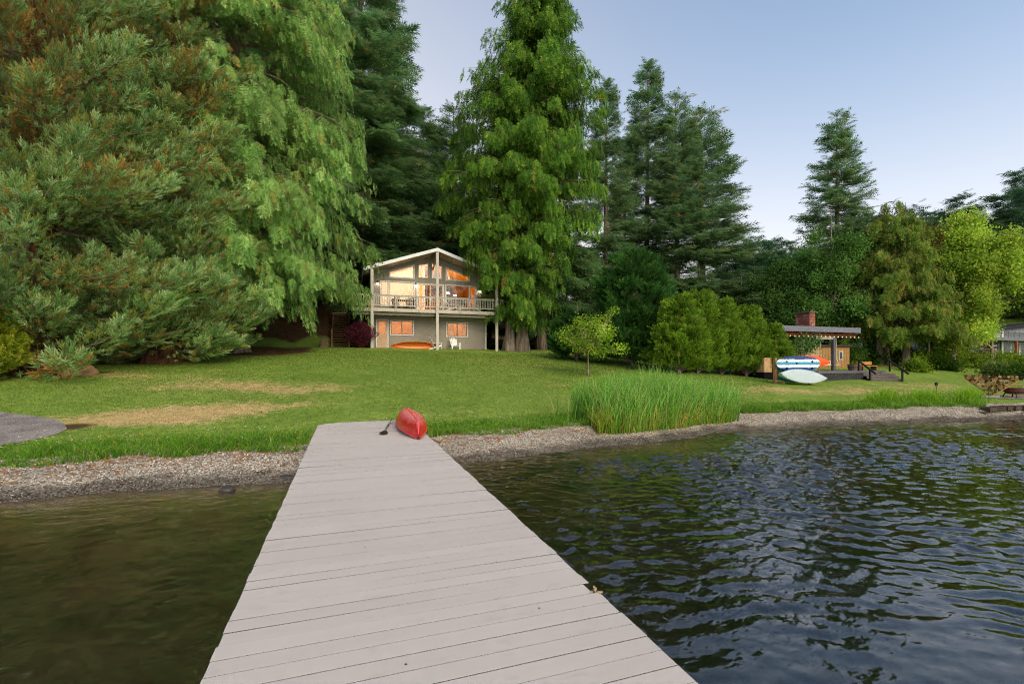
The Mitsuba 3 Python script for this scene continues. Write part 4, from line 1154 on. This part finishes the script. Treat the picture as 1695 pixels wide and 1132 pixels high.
# behind the house
fir('dark', 1.2, 46.5, 1.02, 1.12, 0, 'tallest dark fir rising behind the left end of the house roof')
fir('dark', 7.8, 51.3, .62, 1.1, 40, 'dark fir behind the house with its top left of the pale sky gap')
fir('slim', 10.7, 49.2, .77, 1.25, -30, 'bluish fir behind the house right of the pale sky gap')
fir('dark', -3.5, 44, .96, 1.05, 25, 'dark fir half hidden by the drooping cedar')
fir('dark', 17.2, 41.0, .98, .85, -20, 'dark fir rising out of the top of the twin trunked cedar')
for i, (k, u, v, s, w_) in enumerate((('bushy', 2.5, 50, 1.1, 1.1), ('bushy', 6.5, 56, 1.25, 1.1), ('bushy', 10.5, 57, 1.2, 1.1), ('bushy', -1.5, 50, 1.1, 1.1), ('dark', 4.5, 60, .62, 1.2), ('bushy', -10.5, 42, 1.3, 1.15), ('bushy', -16, 37, 1.4, 1.1), ('dark', -18, 44, .9, 1.1), ('bushy', 14.5, 49, 1.0, 1.1), ('dark', -9, 52, .85, 1.1))):
    fir(k, u, v, s, w_, 37 * i, 'dark understorey fir in the shade of the forest behind the house', 'shaded firs filling the forest behind the house')
# to the right of the cedar
for k, u, v, s, w_, l in (('open', 25.8, 44.0, .82, .85, 'slim fir with a long bare grey trunk right of the twin trunked cedar'),
                          ('open', 32.9, 46.8, .95, .92, 'tallest fir of the open row right of the cedar'),
                          ('slim', 34.8, 44.0, .90, 1.0, 'second fir of the open row, tip just left of its last fir'),
                          ('slim', 38.1, 43.9, .86, 1.45, 'last fir of the open row with long branches reaching right'),
                          ('open', 31.5, 49.4, .72, .9, 'thin fir in the gap between the bare trunk and the tallest open fir')):
    fir(k, u, v, s, w_, 15, l)
for i, (k, u, v, s, w_) in enumerate((('bushy', 21.5, 40, .62, 1.2), ('bushy', 26, 40, .55, 1.25), ('bushy', 30.0, 41, .6, 1.2), ('bushy', 34.5, 40, .62, 1.25), ('bushy', 39.0, 39, .6, 1.2), ('bushy', 42, 41, .55, 1.2), ('bushy', 19.5, 47, .6, 1.2), ('bushy', 46, 44, .7, 1.2), ('bushy', 37, 35.5, .42, 1.3), ('bushy', 32, 36.5, .42, 1.4))):
    fir(k, u, v, s, w_, 53 * i, 'low dark hemlock in the undergrowth below the open firs', 'low hemlocks below the open firs', 'hemlock_tree')
# conifer over the right group
fir('slim', 45.9, 33.8, .75, 1.12, 70, 'pointed conifer standing above the broadleaf trees on the right')


def broadleaf(name, label, clumps, base, nper, lsize, cols, trunks, seed, protos=LEAF, bark='bark', limb=True, jit=.5):
    """a crown of leaf clumps; clumps: (u, v, z, radius)"""
    rng = np.random.default_rng(seed)
    cl = np.array(clumps, float)
    n = np.maximum(8, (nper * cl[:, 3] ** 2).astype(int)); b = np.repeat(np.arange(len(cl)), n); N_ = len(b)
    d = rng.normal(0, 1, (N_, 3)); d /= np.linalg.norm(d, axis=1, keepdims=True)
    r = cl[b, 3] * rng.random(N_) ** .45
    Pn = cl[b, :3] + d * r[:, None] * [1, 1, .8]
    C = palette(cols, N_, rng) * (1 + .2 * rng.normal(0, 1, len(cl)))[b].clip(.6, 1.5)[:, None]
    V, F, K = scatter(protos, Pn, rng.normal(0, 1, (N_, 3)) + d, rng.normal(0, 1, (N_, 3)), lsize * rng.uniform(.7, 1.3, N_), C, rng, .1)
    lb = None
    if limb:
        top = np.array(trunks[0][0][-3]) if False else base + [0, 0, (cl[:, 2].max() - base[2]) * .35]
        lb = join([tube([top + (c[:3] - top) * t + [0, 0, -.3 * t * (1 - t)] for t in (0, .35, .7, 1)], [.06 * lsize * 2, .04, .025, .01], 4, caps=False) for c in cl])
    return plant_tree(name, label, 'tree', base, (V, F, K), lb, trunks, bark=bark)


def clump_cloud(c, R, n, r, seed, squash=1.0):
    """clump centres through an egg shaped volume, denser at its skin"""
    rng = np.random.default_rng(seed)
    d = rng.normal(0, 1, (n, 3)); d /= np.linalg.norm(d, axis=1, keepdims=True)
    p = np.array(c) + d * np.array(R) * (rng.random((n, 1)) ** .4)
    return np.column_stack([p, r * rng.uniform(.6, 1.25, n)])


# broadleaf trees on the right
b = at(42.4, 31.8)
broadleaf('alder_tree', 'mid green alder in front of the pointed conifer', clump_cloud((42.4, 31.8, 9.2), (2.7, 2.8, 5.4), 40, 1.05, 61), b, 110, .58, (((106, 148, 72), 4), ((86, 128, 60), 3), ((128, 166, 90), 2)), [trunk_mesh(b, 14, .2, rg)], 61)
b = at(40.4, 34.7)
broadleaf('alder_tree', 'darker green alder at the left foot of the pointed conifer', clump_cloud((40.2, 34.7, 7.0), (3.4, 3, 4.4), 34, 1.2, 62), b, 95, .62, (((76, 114, 56), 4), ((62, 98, 48), 3), ((100, 128, 64), 2)), [trunk_mesh(b, 9, .18, rg)], 62)
OLV = (((126, 146, 66), 4), ((108, 134, 58), 4), ((150, 146, 74), 1.6), ((94, 124, 54), 3))
b = at(46.2, 28.9)
cr, lm_ = conifer(b, 15.0, lambda x: 5.4 * (1 - x ** 1.3) ** .6 * (.7 + .3 * sm(0, .2, x)), 300, 2.6, 63, 10000, FROND, .6, 'droop', OLV, (.35, -.4), .26, .2, .75, (DEAD, .05), vert=.6)
plant_tree('hemlock_tree', 'olive brown feathery tree with three bare trunks right of the cabin', 'tree', b, cr, lm_, [trunk_mesh(at(44.9, 29.2), 9, .26, rg), trunk_mesh(at(46.0, 29.4), 9.5, .28, rg, (.4, 0)), trunk_mesh(at(46.9, 28.3), 14.5, .27, rg)])
b = at(52.0, 29.5)
broadleaf('maple_tree', 'rusty topped slender tree behind the olive brown tree', clump_cloud((51.8, 31, 11.5), (3.6, 3, 4.6), 30, .95, 64), b, 44, .8, (((112, 110, 50), 4), ((88, 104, 46), 3), ((144, 104, 48), 1.6)), [trunk_mesh(b, 12, .16, rg)], 64)
b = at(50.4, 26.8)
MAP = (((172, 194, 72), 4), ((146, 176, 64), 4), ((192, 206, 96), 2), ((116, 152, 60), 2.5))
broadleaf('maple_tree', 'bright yellow green maple right of the olive brown tree', np.vstack([clump_cloud((51.6, 25.6, 11.2), (2.6, 2.8, 3.2), 26, 1.15, 65), clump_cloud((50.2, 26.4, 7.0), (2.5, 2.6, 4.2), 38, 1.1, 66), clump_cloud((54.0, 24.0, 9.6), (2.6, 2.2, 2.4), 18, 1.0, 67)]), b, 95, .6, MAP, [trunk_mesh(b, 13, .2, rg, (1.2, -.8))], 65)
b = at(57.5, 27.0)
broadleaf('maple_tree', 'low green tree against the maple trunk, in front of the grey modern house', clump_cloud((55.2, 29.0, 4.4), (1.2, 1.2, 1.9), 13, .7, 68), b, 60, .7, (((116, 148, 40), 3), ((88, 124, 40), 3)), [trunk_mesh(b + [-.8, 0, 0], 4.5, .14, rg)], 68)
b = at(60.7, 33.9)
broadleaf('alder_tree', 'dark green tree behind the yellow green maple', clump_cloud((60.7, 33.9, 8.2), (3.6, 3.6, 5.4), 44, 1.4, 69), b, 50, 1.0, (((56, 92, 38), 4), ((44, 78, 34), 3), ((74, 110, 44), 2)), [trunk_mesh(b, 11, .25, rg)], 69)
b = at(84.0, 46.0)
broadleaf('alder_tree', 'large dark tree over the roof of the grey modern house', clump_cloud((88, 54, 12.5), (11, 6, 7.5), 50, 2.2, 70), b, 20, 1.7, (((66, 104, 40), 4), ((52, 86, 36), 3), ((90, 124, 48), 2)), [trunk_mesh(b + [4, 8, 0], 14, .3, rg)], 70)
b = at(41.0, 37.5)
broadleaf('willow_tree', 'olive green broad tree behind the cabin chimney', clump_cloud((41.0, 37.0, 6.2), (5.6, 3.4, 3.8), 46, 1.4, 71), b, 70, .75, (((74, 92, 46), 4), ((60, 80, 42), 3), ((116, 116, 58), 1.2)), [trunk_mesh(b, 6, .2, rg)], 71)

# young tree on the lawn
b = at(12.25, 22.75)
rng = np.random.default_rng(73)
cl = clump_cloud((12.15, 22.75, b[2] + 2.15), (1.55, 1.3, .95), 40, .36, 73)
cl = np.vstack([cl, [(12.2 + .95 * t + .5, 22.6 - .3 * t, b[2] + 2.6 + .95 * t, .26 * (1.2 - .5 * t)) for t in np.linspace(0, 1, 7)], [(12.2 + 1.9 * t - .1, 22.5 - .5 * t, b[2] + 1.35 + .1 * t, .3) for t in np.linspace(.2, 1, 7)]])
SML = [leaves(9, .42, .16, s, .5) for s in (11, 12, 13)]
broadleaf('young_tree', 'slender young tree with bright yellow green leaves on the lawn', cl, b, 130, .22, (((148, 178, 56), 4), ((120, 156, 48), 4), ((172, 192, 84), 2), ((92, 128, 40), 1.5)), [trunk_mesh(b, 2.6, .05, rg, flare=1.2, sides=8)], 73, protos=SML)

# evergreen shrubs between the lawn and the cabin
DG = (((62, 102, 46), 4), ((50, 86, 42), 4), ((80, 120, 54), 2))
b = at(17.6, 26.6)
cr, lm_ = conifer(b, 7.3, lambda x: 2.75 * (1 - x ** 2.0) ** .6, 260, .1, 81, 7600, FROND, .5, 'up', DG, (.35, .2), .3, .35, .6)
plant_tree('laurel_cypress', 'dense dark green rounded cypress behind the young tree', 'shrub', b, cr, lm_, [trunk_mesh(b, 4.5, .14, rg)])
b = at(15.3, 30.0)
cr, lm_ = conifer(b, 3.2, lambda x: 1.5 * (1 - x ** 2.0) ** .6, 200, .1, 82, 4600, FROND, .5, 'up', DG, (.35, .2), .3, .35, .6)
plant_tree('laurel_cypress', 'dark green shrub in the shade behind the young tree, left of the rounded cypress', 'shrub', b, cr, lm_, [trunk_mesh(b, 4, .14, rg)])
AG = (((120, 152, 46), 4), ((98, 132, 42), 4), ((140, 170, 58), 2), ((80, 114, 40), 2))
for k, sd in (('a', 83), ('b', 85)):
    b = np.array([15.0, 18.0, 0.0])
    cr, lm_ = conifer(b, 4.3, lambda x: 1.75 * (1 - x) ** .62 * (.85 + .15 * sm(.0, .2, x)), 260, .06, sd, 6800, FROND, .38, 'up', AG, (.5, .35), .32, .3, .65, (DEAD, .05))
    tr = trunk_mesh(b, 3.5, .07, rg, sides=8)
    scene['grown_arborvitae_' + k] = {'type': 'shapegroup', 'crown': mikit.ply((cr[0] - b, cr[1]), 'leaf', color=cr[2]), 'limb': mikit.ply((lm_[0] - b, lm_[1]), 'bark'), 'trunk': mikit.ply((tr[0] - b, tr[1]), 'bark', smooth=True)}
for i, (u, v, H, R0, l) in enumerate(((18.6, 23.3, 4.2, 1.75, 'leftmost bright green arborvitae shrub of the row'), (20.4, 23.8, 4.6, 1.6, 'second arborvitae shrub of the row, with the highest tip'), (22.4, 24.0, 4.3, 1.6, 'third arborvitae shrub of the row, in front of the teal fence panel'), (24.2, 23.8, 4.1, 1.5, 'fourth arborvitae shrub of the row, in front of the brown fence panel'), (25.7, 23.2, 3.2, 1.3, 'rightmost and lowest arborvitae shrub of the row, covering the cabin corner'))):
    scene[thing('arborvitae', l, 'shrub')] = {'type': 'instance', 'group': {'type': 'ref', 'id': 'grown_arborvitae_' + 'ab'[i % 2]}, 'to_world': T().translate((u, v, float(gz(u, v)) - .05)).rotate((0, 0, 1), (0, 10, -25, 20, -8)[i]).scale((R0 / 1.65, R0 / 1.65, H / 4.0))}
b = at(-11.75, 21.6)
cr, lm_ = conifer(b, 2.1, lambda x: .8 * (1 - x ** 1.6) ** .7, 120, .1, 90, 2400, FROND, .4, 'up', (((168, 176, 60), 3), ((140, 156, 50), 3), ((196, 196, 90), 1)), (.6, .4), .32, .3, .65)
plant_tree('golden_cypress', 'yellow green golden cypress cut by the left edge of the picture', 'shrub', b, cr, lm_, [trunk_mesh(b, 2, .06, rg, sides=8)])


def bush(name, label, c, R, n, r, nper, size, cols, seed, group=None, cat='shrub'):
    b = np.array([c[0], c[1], float(gz(c[0], c[1]))])
    rng = np.random.default_rng(seed)
    cl = clump_cloud((c[0], c[1], b[2] + R[2] * .8), R, n, r, seed)
    cl[:, 2] = np.maximum(cl[:, 2], b[2] + .1)
    nn = np.maximum(8, (nper * cl[:, 3] ** 2).astype(int)); k = np.repeat(np.arange(n), nn); N_ = len(k)
    d = rng.normal(0, 1, (N_, 3)); d /= np.linalg.norm(d, axis=1, keepdims=True)
    Pn = cl[k, :3] + d * (cl[k, 3] * rng.random(N_) ** .45)[:, None]
    C = palette(cols, N_, rng) * (1 + .2 * rng.normal(0, 1, n))[k].clip(.6, 1.5)[:, None]
    V, F, K = scatter(LEAF, Pn, rng.normal(0, 1, (N_, 3)) + d, rng.normal(0, 1, (N_, 3)), size * rng.uniform(.7, 1.3, N_), C, rng, .1)
    t = thing(name, label, cat, group)
    put('foliage', (V, F), 'leaf', K, parent=t)
    put('stem', join([tube([b - [0, 0, .1], (b + q[:3]) / 2 + [0, 0, .1], q[:3]], [.03, .02, .008], 4, caps=False) for q in cl[:24]]), 'bark', parent=t, kind='stuff')
    return t


GB = (((120, 144, 44), 4), ((96, 124, 38), 4), ((142, 162, 58), 2), ((74, 104, 34), 2))
DB = (((70, 98, 36), 4), ((56, 84, 34), 4), ((92, 118, 44), 2))
for i, (u, v, R, cols, l) in enumerate((
    (49.7, 28.2, (2.6, 1.6, .55), GB, 'light green shrub between the olive trunks and the maple trunk'), (54.3, 27.7, (2.6, 1.6, .55), GB, 'light green shrub just right of the maple trunk'),
    (59.0, 28.2, (2.8, 1.6, .55), GB, 'light green shrub under the front door of the grey modern house'), (61.2, 27.4, (3.0, 1.6, .55), GB, 'light green shrub under the windows of the grey modern house'),
    (56.9, 24.7, (3.0, 1.6, .6), GB, 'light green shrub at the right edge of the picture'), (50.1, 31.2, (2.4, 1.6, .7), DB, 'dark shrub behind the olive trunks'),
    (43.2, 25.2, (.75, .7, .5), GB, 'small round green shrub at the lawn edge right of the olive trunks'), (47.4, 25.8, (1.1, .8, .55), DB, 'dark low shrub at the foot of the maple trunk'),
    (46.5, 21.9, (.7, .7, .55), (((120, 136, 72), 3), ((98, 120, 60), 3)), 'grey green tuft shrub on the lawn right of the maple trunk'), (46.0, 18.6, (.7, .6, .45), (((86, 50, 52), 3), ((64, 42, 44), 3)), 'dark maroon low shrub behind the firewood rack'),
    (51.5, 23.4, (1.4, .9, .45), GB, 'green shrub right of the maroon shrub'), (47.2, 20.6, (2.2, 1.0, .5), DB, 'dark green shrub behind the white post'),
    (44.5, 30.0, (1.6, 1.2, .6), DB, 'dark shrub at the left foot of the olive trunks'), (40.1, 28.4, (.9, .7, .9), DB, 'dark shrub beside the tan wall of the cabin'),
    (29.0, 24.0, (1.0, .45, .45), (((96, 128, 72), 3), ((116, 146, 92), 2)), 'sage green climbing shrub over the cabin fence'))):
    bush('shrub', l, (u, v), R, int(10 + 12 * R[0]), .5 * min(1, R[2]) + .16, 150, .42, cols, 100 + i)
# lift the climber onto the fence
lk = 'shrub_014'
for k_ in ('foliage', 'stem'):
    scene[f'{lk}__{k_}']['to_world'] = T().translate((0.4, 0, 2.0))

# barberry by the house corner
b = at(.95, 35.9)
rng = np.random.default_rng(91)
n = 2600
a, e, r = rng.random(n) * 6.283, rng.uniform(.5, 1.5, n), rng.random(n) ** .6
Pn = b + np.stack([np.cos(a) * np.cos(e) * r * 1.35, np.sin(a) * np.cos(e) * r * 1.2, np.sin(e) * r * 1.75], 1)
V, F, K = scatter(TUFT, Pn, Pn - b + rng.normal(0, .25, (n, 3)), rng.normal(0, 1, (n, 3)), .2 * rng.uniform(.6, 1.3, n), palette((((110, 52, 66), 3), ((82, 40, 54), 3), ((136, 70, 80), 1.5)), n, rng), rng)
t = thing('barberry_shrub', 'maroon barberry shrub at the left corner of the house', 'shrub')
put('foliage', (V, F), 'leaf', K, parent=t)
put('stem', join([tube([b, b + .55 * (p_ - b) + [0, 0, .1], p_], [.015, .01, .005], 4, caps=False) for p_ in Pn[:60]]), 'matte', lin(90, 62, 60), parent=t, kind='stuff')

# far wooded hill: copies of three small conifers and of one broad crown
FARP = {}
for k, (H, R0, cols) in {'a': (20, 3.6, (((66, 96, 62), 3), ((82, 112, 74), 2))), 'b': (17, 3.4, (((76, 104, 58), 3), ((92, 116, 66), 2))), 'c': (23, 3.4, (((58, 88, 62), 3), ((74, 104, 76), 2)))}.items():
    bb = np.array([.001, 150.0, 0.0])
    cr, lm_ = conifer(bb, H, lambda x, R0=R0: R0 * (1 - x) ** .8 * (.6 + .4 * sm(0, .2, x)), 110, 1.5, ord(k), 900, FIR, 1.9, 'fir', cols, ((-.2, .4), (-.3, .4)), .3, .1, .8, vert=.5)
    scene['far_fir_' + k] = {'type': 'shapegroup', 'crown': mikit.ply((cr[0] - bb, cr[1]), 'leaf', color=cr[2])}
rng = np.random.default_rng(99)
n = 0
while n < 330:
    Zf, a = rng.uniform(92, 185), rng.uniform(.48, 1.25) if n > 50 else rng.uniform(-.2, .5)
    u, v = Zf * (.3289 + .9444 * a), Zf * (.9444 - .3289 * a)
    s = rng.uniform(.75, 1.2)
    n += 1
    scene[f'far_forest__{n:03d}'] = {'type': 'instance', 'to_world': T().translate((u, v, float(gz(u, v)) - .4)).rotate((0, 0, 1), -math.degrees(math.atan2(u, v)) + rng.uniform(-40, 40)).scale((s * 1.15, s * 1.15, s)), 'group': {'type': 'ref', 'id': 'far_fir_' + 'abc'[n % 3]}}
tag('far_forest', 'conifer forest covering the far hillside on the right', 'forest', kind='stuff')

# ------------------------------------------------------------------ grasses, reeds, pebbles
def blades(P0, h, w, lean, cols, rng, segs=1):
    n = len(P0); a = rng.random(n) * 6.283
    wd = np.stack([np.cos(a), np.sin(a), 0 * a], 1) * (w / 2)[:, None]
    a2 = rng.random(n) * 6.283; ln = np.stack([np.cos(a2), np.sin(a2), 0 * a2], 1) * (lean * h)[:, None]
    up = np.array([0, 0, 1.0])
    if segs == 1:
        V = np.stack([P0 - wd, P0 + wd, P0 + ln + up * h[:, None]], 1).reshape(-1, 3)
        return V, np.arange(len(V)).reshape(-1, 3), np.repeat(cols, 3, 0) * np.tile([.8, .8, 1.15], n)[:, None]
    V, C, F = [], [], []
    ts = np.linspace(0, 1, segs + 1)
    for i, t in enumerate(ts):
        c = P0 + ln * t ** 2.2 + up * (h * (t - .16 * lean * t ** 3))[:, None]
        k = (1 - t ** 2.5) if i < segs else .04
        V += [c - wd * k, c + wd * k]; C += [cols * (.75 + .45 * t)] * 2
    m = 2 * (segs + 1)
    V, C = np.stack(V, 1).reshape(-1, 3), np.stack(C, 1).reshape(-1, 3)
    f = np.array([[2 * i, 2 * i + 1, 2 * i + 3] for i in range(segs)] + [[2 * i, 2 * i + 3, 2 * i + 2] for i in range(segs)])
    return V, (f[None] + (np.arange(n) * m)[:, None, None]).reshape(-1, 3), C


def on_ground(u, v):
    return np.stack([u, v, gz(u, v)], 1)


rng = np.random.default_rng(123)
inpath = lambda u, v: shapely.contains_xy(PATH.buffer(.03), u, v)
# mown lawn
n = 190000
r = rng.random(n) ** .62
v = 10 + 24 * r
u = (rng.random(n) * (1.95 * v + 3) - .95 * v - 1.0)
d = v - shore(u)
ok = (d > 1.15) & (d < 24) & ~inpath(u, v) & (dirt(u, v) < .5)
u, v = u[ok], v[ok]; n = len(u)
dr_y = dryness(u, v)
GR = palette((((98, 124, 50), 4), ((84, 112, 44), 3), ((124, 146, 68), 3)), n, rng); ST = palette((((188, 164, 112), 3), ((164, 146, 92), 3), ((206, 182, 134), 2)), n, rng)
k = (rng.random(n) < sm(.15, .85, dr_y))[:, None]
lush = sm(4.0, 1.8, v - shore(u))[:, None]
GR = GR * (1 - lush) + palette((((96, 138, 48), 3), ((82, 122, 42), 3), ((120, 154, 62), 2)), n, rng) * lush
put('grass', blades(on_ground(u, v), rng.uniform(.025, .055, n) * (1 + .8 * lush[:, 0]), .012 * (1 + .03 * v), rng.uniform(.2, .9, n), np.where(k, ST, GR), rng)[:2], 'leaf',
    np.repeat(np.where(k, ST, GR), 3, 0) * np.tile([.85, .85, 1.15], n)[:, None], kind='stuff', label='short mown grass blades on the lawn', cat='grass')
# unmown strip above the beach
n = 56000
u = rng.uniform(-14, 24, n); d = 1.0 + 2.2 * rng.random(n) ** 1.6
d = d + .25 * (pn(u, u * 0, 1.3, 4) - .5); v = shore(u) + d
ok = ~inpath(u, v) & ~((u > -.8) & (u < 1.75) & (v < 13.45)) & ~((u > 20) & (rng.random(n) < .3))
u, v, d = u[ok], v[ok], d[ok]; n = len(u)
cl_ = sm(.3, .72, pn(u, v, 1.7, 6))
h = rng.uniform(.05, .2, n) * (.45 + 1.5 * cl_ ** 1.5) * sm(3.3, 1.6, d + .8 * (pn(u, v, .9, 14) - .5)).clip(.22, 1)
V, F, C = blades(on_ground(u, v), h, rng.uniform(.010, .02, n), rng.uniform(.2, 1.0, n), palette((((102, 148, 46), 4), ((84, 130, 42), 4), ((130, 168, 62), 2), ((160, 160, 96), 1.2)), n, rng), rng, 2)
put('tall_grass', (V, F), 'leaf', C, kind='stuff', label='unmown bright green grass along the top of the beach', cat='grass')
n = 260
u = rng.uniform(-8, 7, n); v = shore(u) + rng.uniform(1.3, 2.8, n); ok = ~inpath(u, v) & ~((u > -.8) & (u < 1.75)); u, v = u[ok], v[ok]; n = len(u)
Pn = on_ground(u, v) + np.stack([0 * u, 0 * u, rng.uniform(.12, .3, n)], 1)
V, F, K = scatter([leaves(5, .5, .3, 3, .2)], Pn, rng.normal(0, 1, (n, 3)), rng.normal(0, 1, (n, 3)), np.full(n, .03), palette((((226, 196, 40), 3), ((232, 228, 214), 2)), n, rng), rng, 0)
put('wildflowers', (V, F), 'leaf', K, kind='stuff', label='tiny yellow and white wildflowers in the unmown grass', cat='wildflowers')
# reeds
n = 5200
a, r = rng.random(n) * 6.283, np.sqrt(rng.random(n)); r = np.where(rng.random(n) < .15, r * (1 + .16 * np.abs(rng.normal(0, 1, n))), r)
u = 9.1 + 3.0 * r * np.cos(a) * (1 + .12 * np.sin(3 * a + 1)); v = 12.3 + 1.25 * r * np.sin(a) + .06 * (u - 9)
v = np.maximum(v, shore(u) + .55)
h = rng.uniform(1.0, 1.65, n) * (1 - .45 * np.clip(r - .55, 0, 1)) * (.8 + .4 * pn(u, v, 1.2, 8))
V, F, C = blades(on_ground(u, v), h, rng.uniform(.014, .03, n), rng.uniform(.08, .42, n), palette((((124, 172, 72), 4), ((100, 152, 64), 4), ((152, 190, 100), 2), ((166, 178, 112), 1), ((190, 172, 112), .5)), n, rng), rng, 4)
n2 = 2600
u = 9.1 + 2.7 * rng.uniform(-1, 1, n2); v = shore(u) + .5 + .5 * rng.random(n2)
V2, F2, C2 = blades(on_ground(u, v), rng.uniform(.3, .8, n2), rng.uniform(.012, .026, n2), rng.uniform(.3, .9, n2), palette((((140, 168, 52), 3), ((110, 150, 46), 3), ((186, 160, 88), 2)), n2, rng), rng, 3)
put('reeds', (np.vstack([V, V2]), np.vstack([F, F2 + len(V)])), 'leaf', np.vstack([C, C2]), kind='stuff', label='tall clump of green reeds at the water edge right of the dock', cat='reeds')
n = 1500
u = rng.choice([24.3, 22.0, 20.2], n) + rng.normal(0, .45, n); v = shore(u) + 1.5 + np.abs(rng.normal(0, .3, n))
V, F, C = blades(on_ground(u, v), rng.uniform(.35, .85, n), rng.uniform(.014, .024, n), rng.uniform(.2, .8, n), palette((((140, 176, 50), 4), ((104, 150, 42), 3)), n, rng), rng, 3)
put('grass_tufts', (V, F), 'leaf', C, kind='stuff', label='taller pale green grass tufts along the beach on the right', cat='grass')
# pebbles
def stones(n, u, v, size, cols):
    v0 = np.array([[1, 0, 0], [0, 1, 0], [-1, 0, 0], [0, -1, 0], [0, 0, 1], [0, 0, -1.0]]); f0 = np.array([[0, 1, 4], [1, 2, 4], [2, 3, 4], [3, 0, 4], [1, 0, 5], [2, 1, 5], [3, 2, 5], [0, 3, 5]])
    s = size[:, None, None] * rng.uniform(.6, 1.3, (n, 1, 3)) * [1, 1, .6]
    a = rng.random(n) * 6.283; c_, s_ = np.cos(a), np.sin(a)
    q = v0[None] * (1 + .25 * rng.normal(0, 1, (n, len(v0), 1))) * s
    q = np.stack([q[..., 0] * c_[:, None] - q[..., 1] * s_[:, None], q[..., 0] * s_[:, None] + q[..., 1] * c_[:, None], q[..., 2]], -1)
    q = q + on_ground(u, v)[:, None]
    return q.reshape(-1, 3), (f0[None] + (np.arange(n) * len(v0))[:, None, None]).reshape(-1, 3), np.repeat(cols, len(v0), 0)


n = 20000
u = np.where(rng.random(n) < .55, rng.uniform(-8, -.75, n), rng.uniform(1.7, 7.5, n))
d = rng.uniform(-.05, 1.25, n); v = shore(u) + d
cols = palette((((160, 152, 144), 3), ((212, 206, 198), 3.2), ((120, 110, 102), 3), ((168, 128, 100), 1), ((90, 86, 84), 2)), n, rng)
cols = cols * (1 - .6 * sm(.5, .2, d + rng.normal(0, .08, n)))[:, None]
V, F, C = stones(n, u, v, rng.uniform(.006, .016, n), cols)
put('pebbles', (V, F), 'satin', C, kind='stuff', label='small mixed pebbles and shell bits covering the beach', cat='pebbles')
sk = []
for i in range(420):
    u = rng.uniform(-8, -.8) if rng.random() < .5 else rng.uniform(1.8, 9); d = .95 + rng.normal(0, .16) if rng.random() < .7 else rng.uniform(.3, 1.2)
    v = shore(u) + d; a = rng.normal(0, .6); L_ = rng.uniform(.04, .22)
    p = on_ground(np.array([u, u + L_ * math.cos(a)]), np.array([v, v + L_ * math.sin(a)])) + [0, 0, .012]
    sk.append(beam(p[0], p[1], rng.uniform(.006, .02), .008))
put('driftwood', join(sk), 'matte', lin(138, 98, 66), jit=1.2, kind='stuff', label='brown twigs and leaf litter washed up along the top of the beach', cat='driftwood')
for u, v, s_, l in ((-1.05, 9.62, .11, 'dark wet rock at the waterline left of the dock'), (-1.9, 9.1, .09, 'dark rock just breaking the water left of the dock')):
    m = trimesh.creation.icosphere(2, 1.0); q = np.array(m.vertices) * (1 + .5 * (meshkit.fbm(np.array(m.vertices) * 2 + u, 3)[:, None] - .5)) * [s_ * 1.3, s_, s_ * .7]
    put('rock', (q + [u, v, .02], np.array(m.faces)), 'satin', lin(56, 54, 56), smooth=True, label=l, cat='rock')
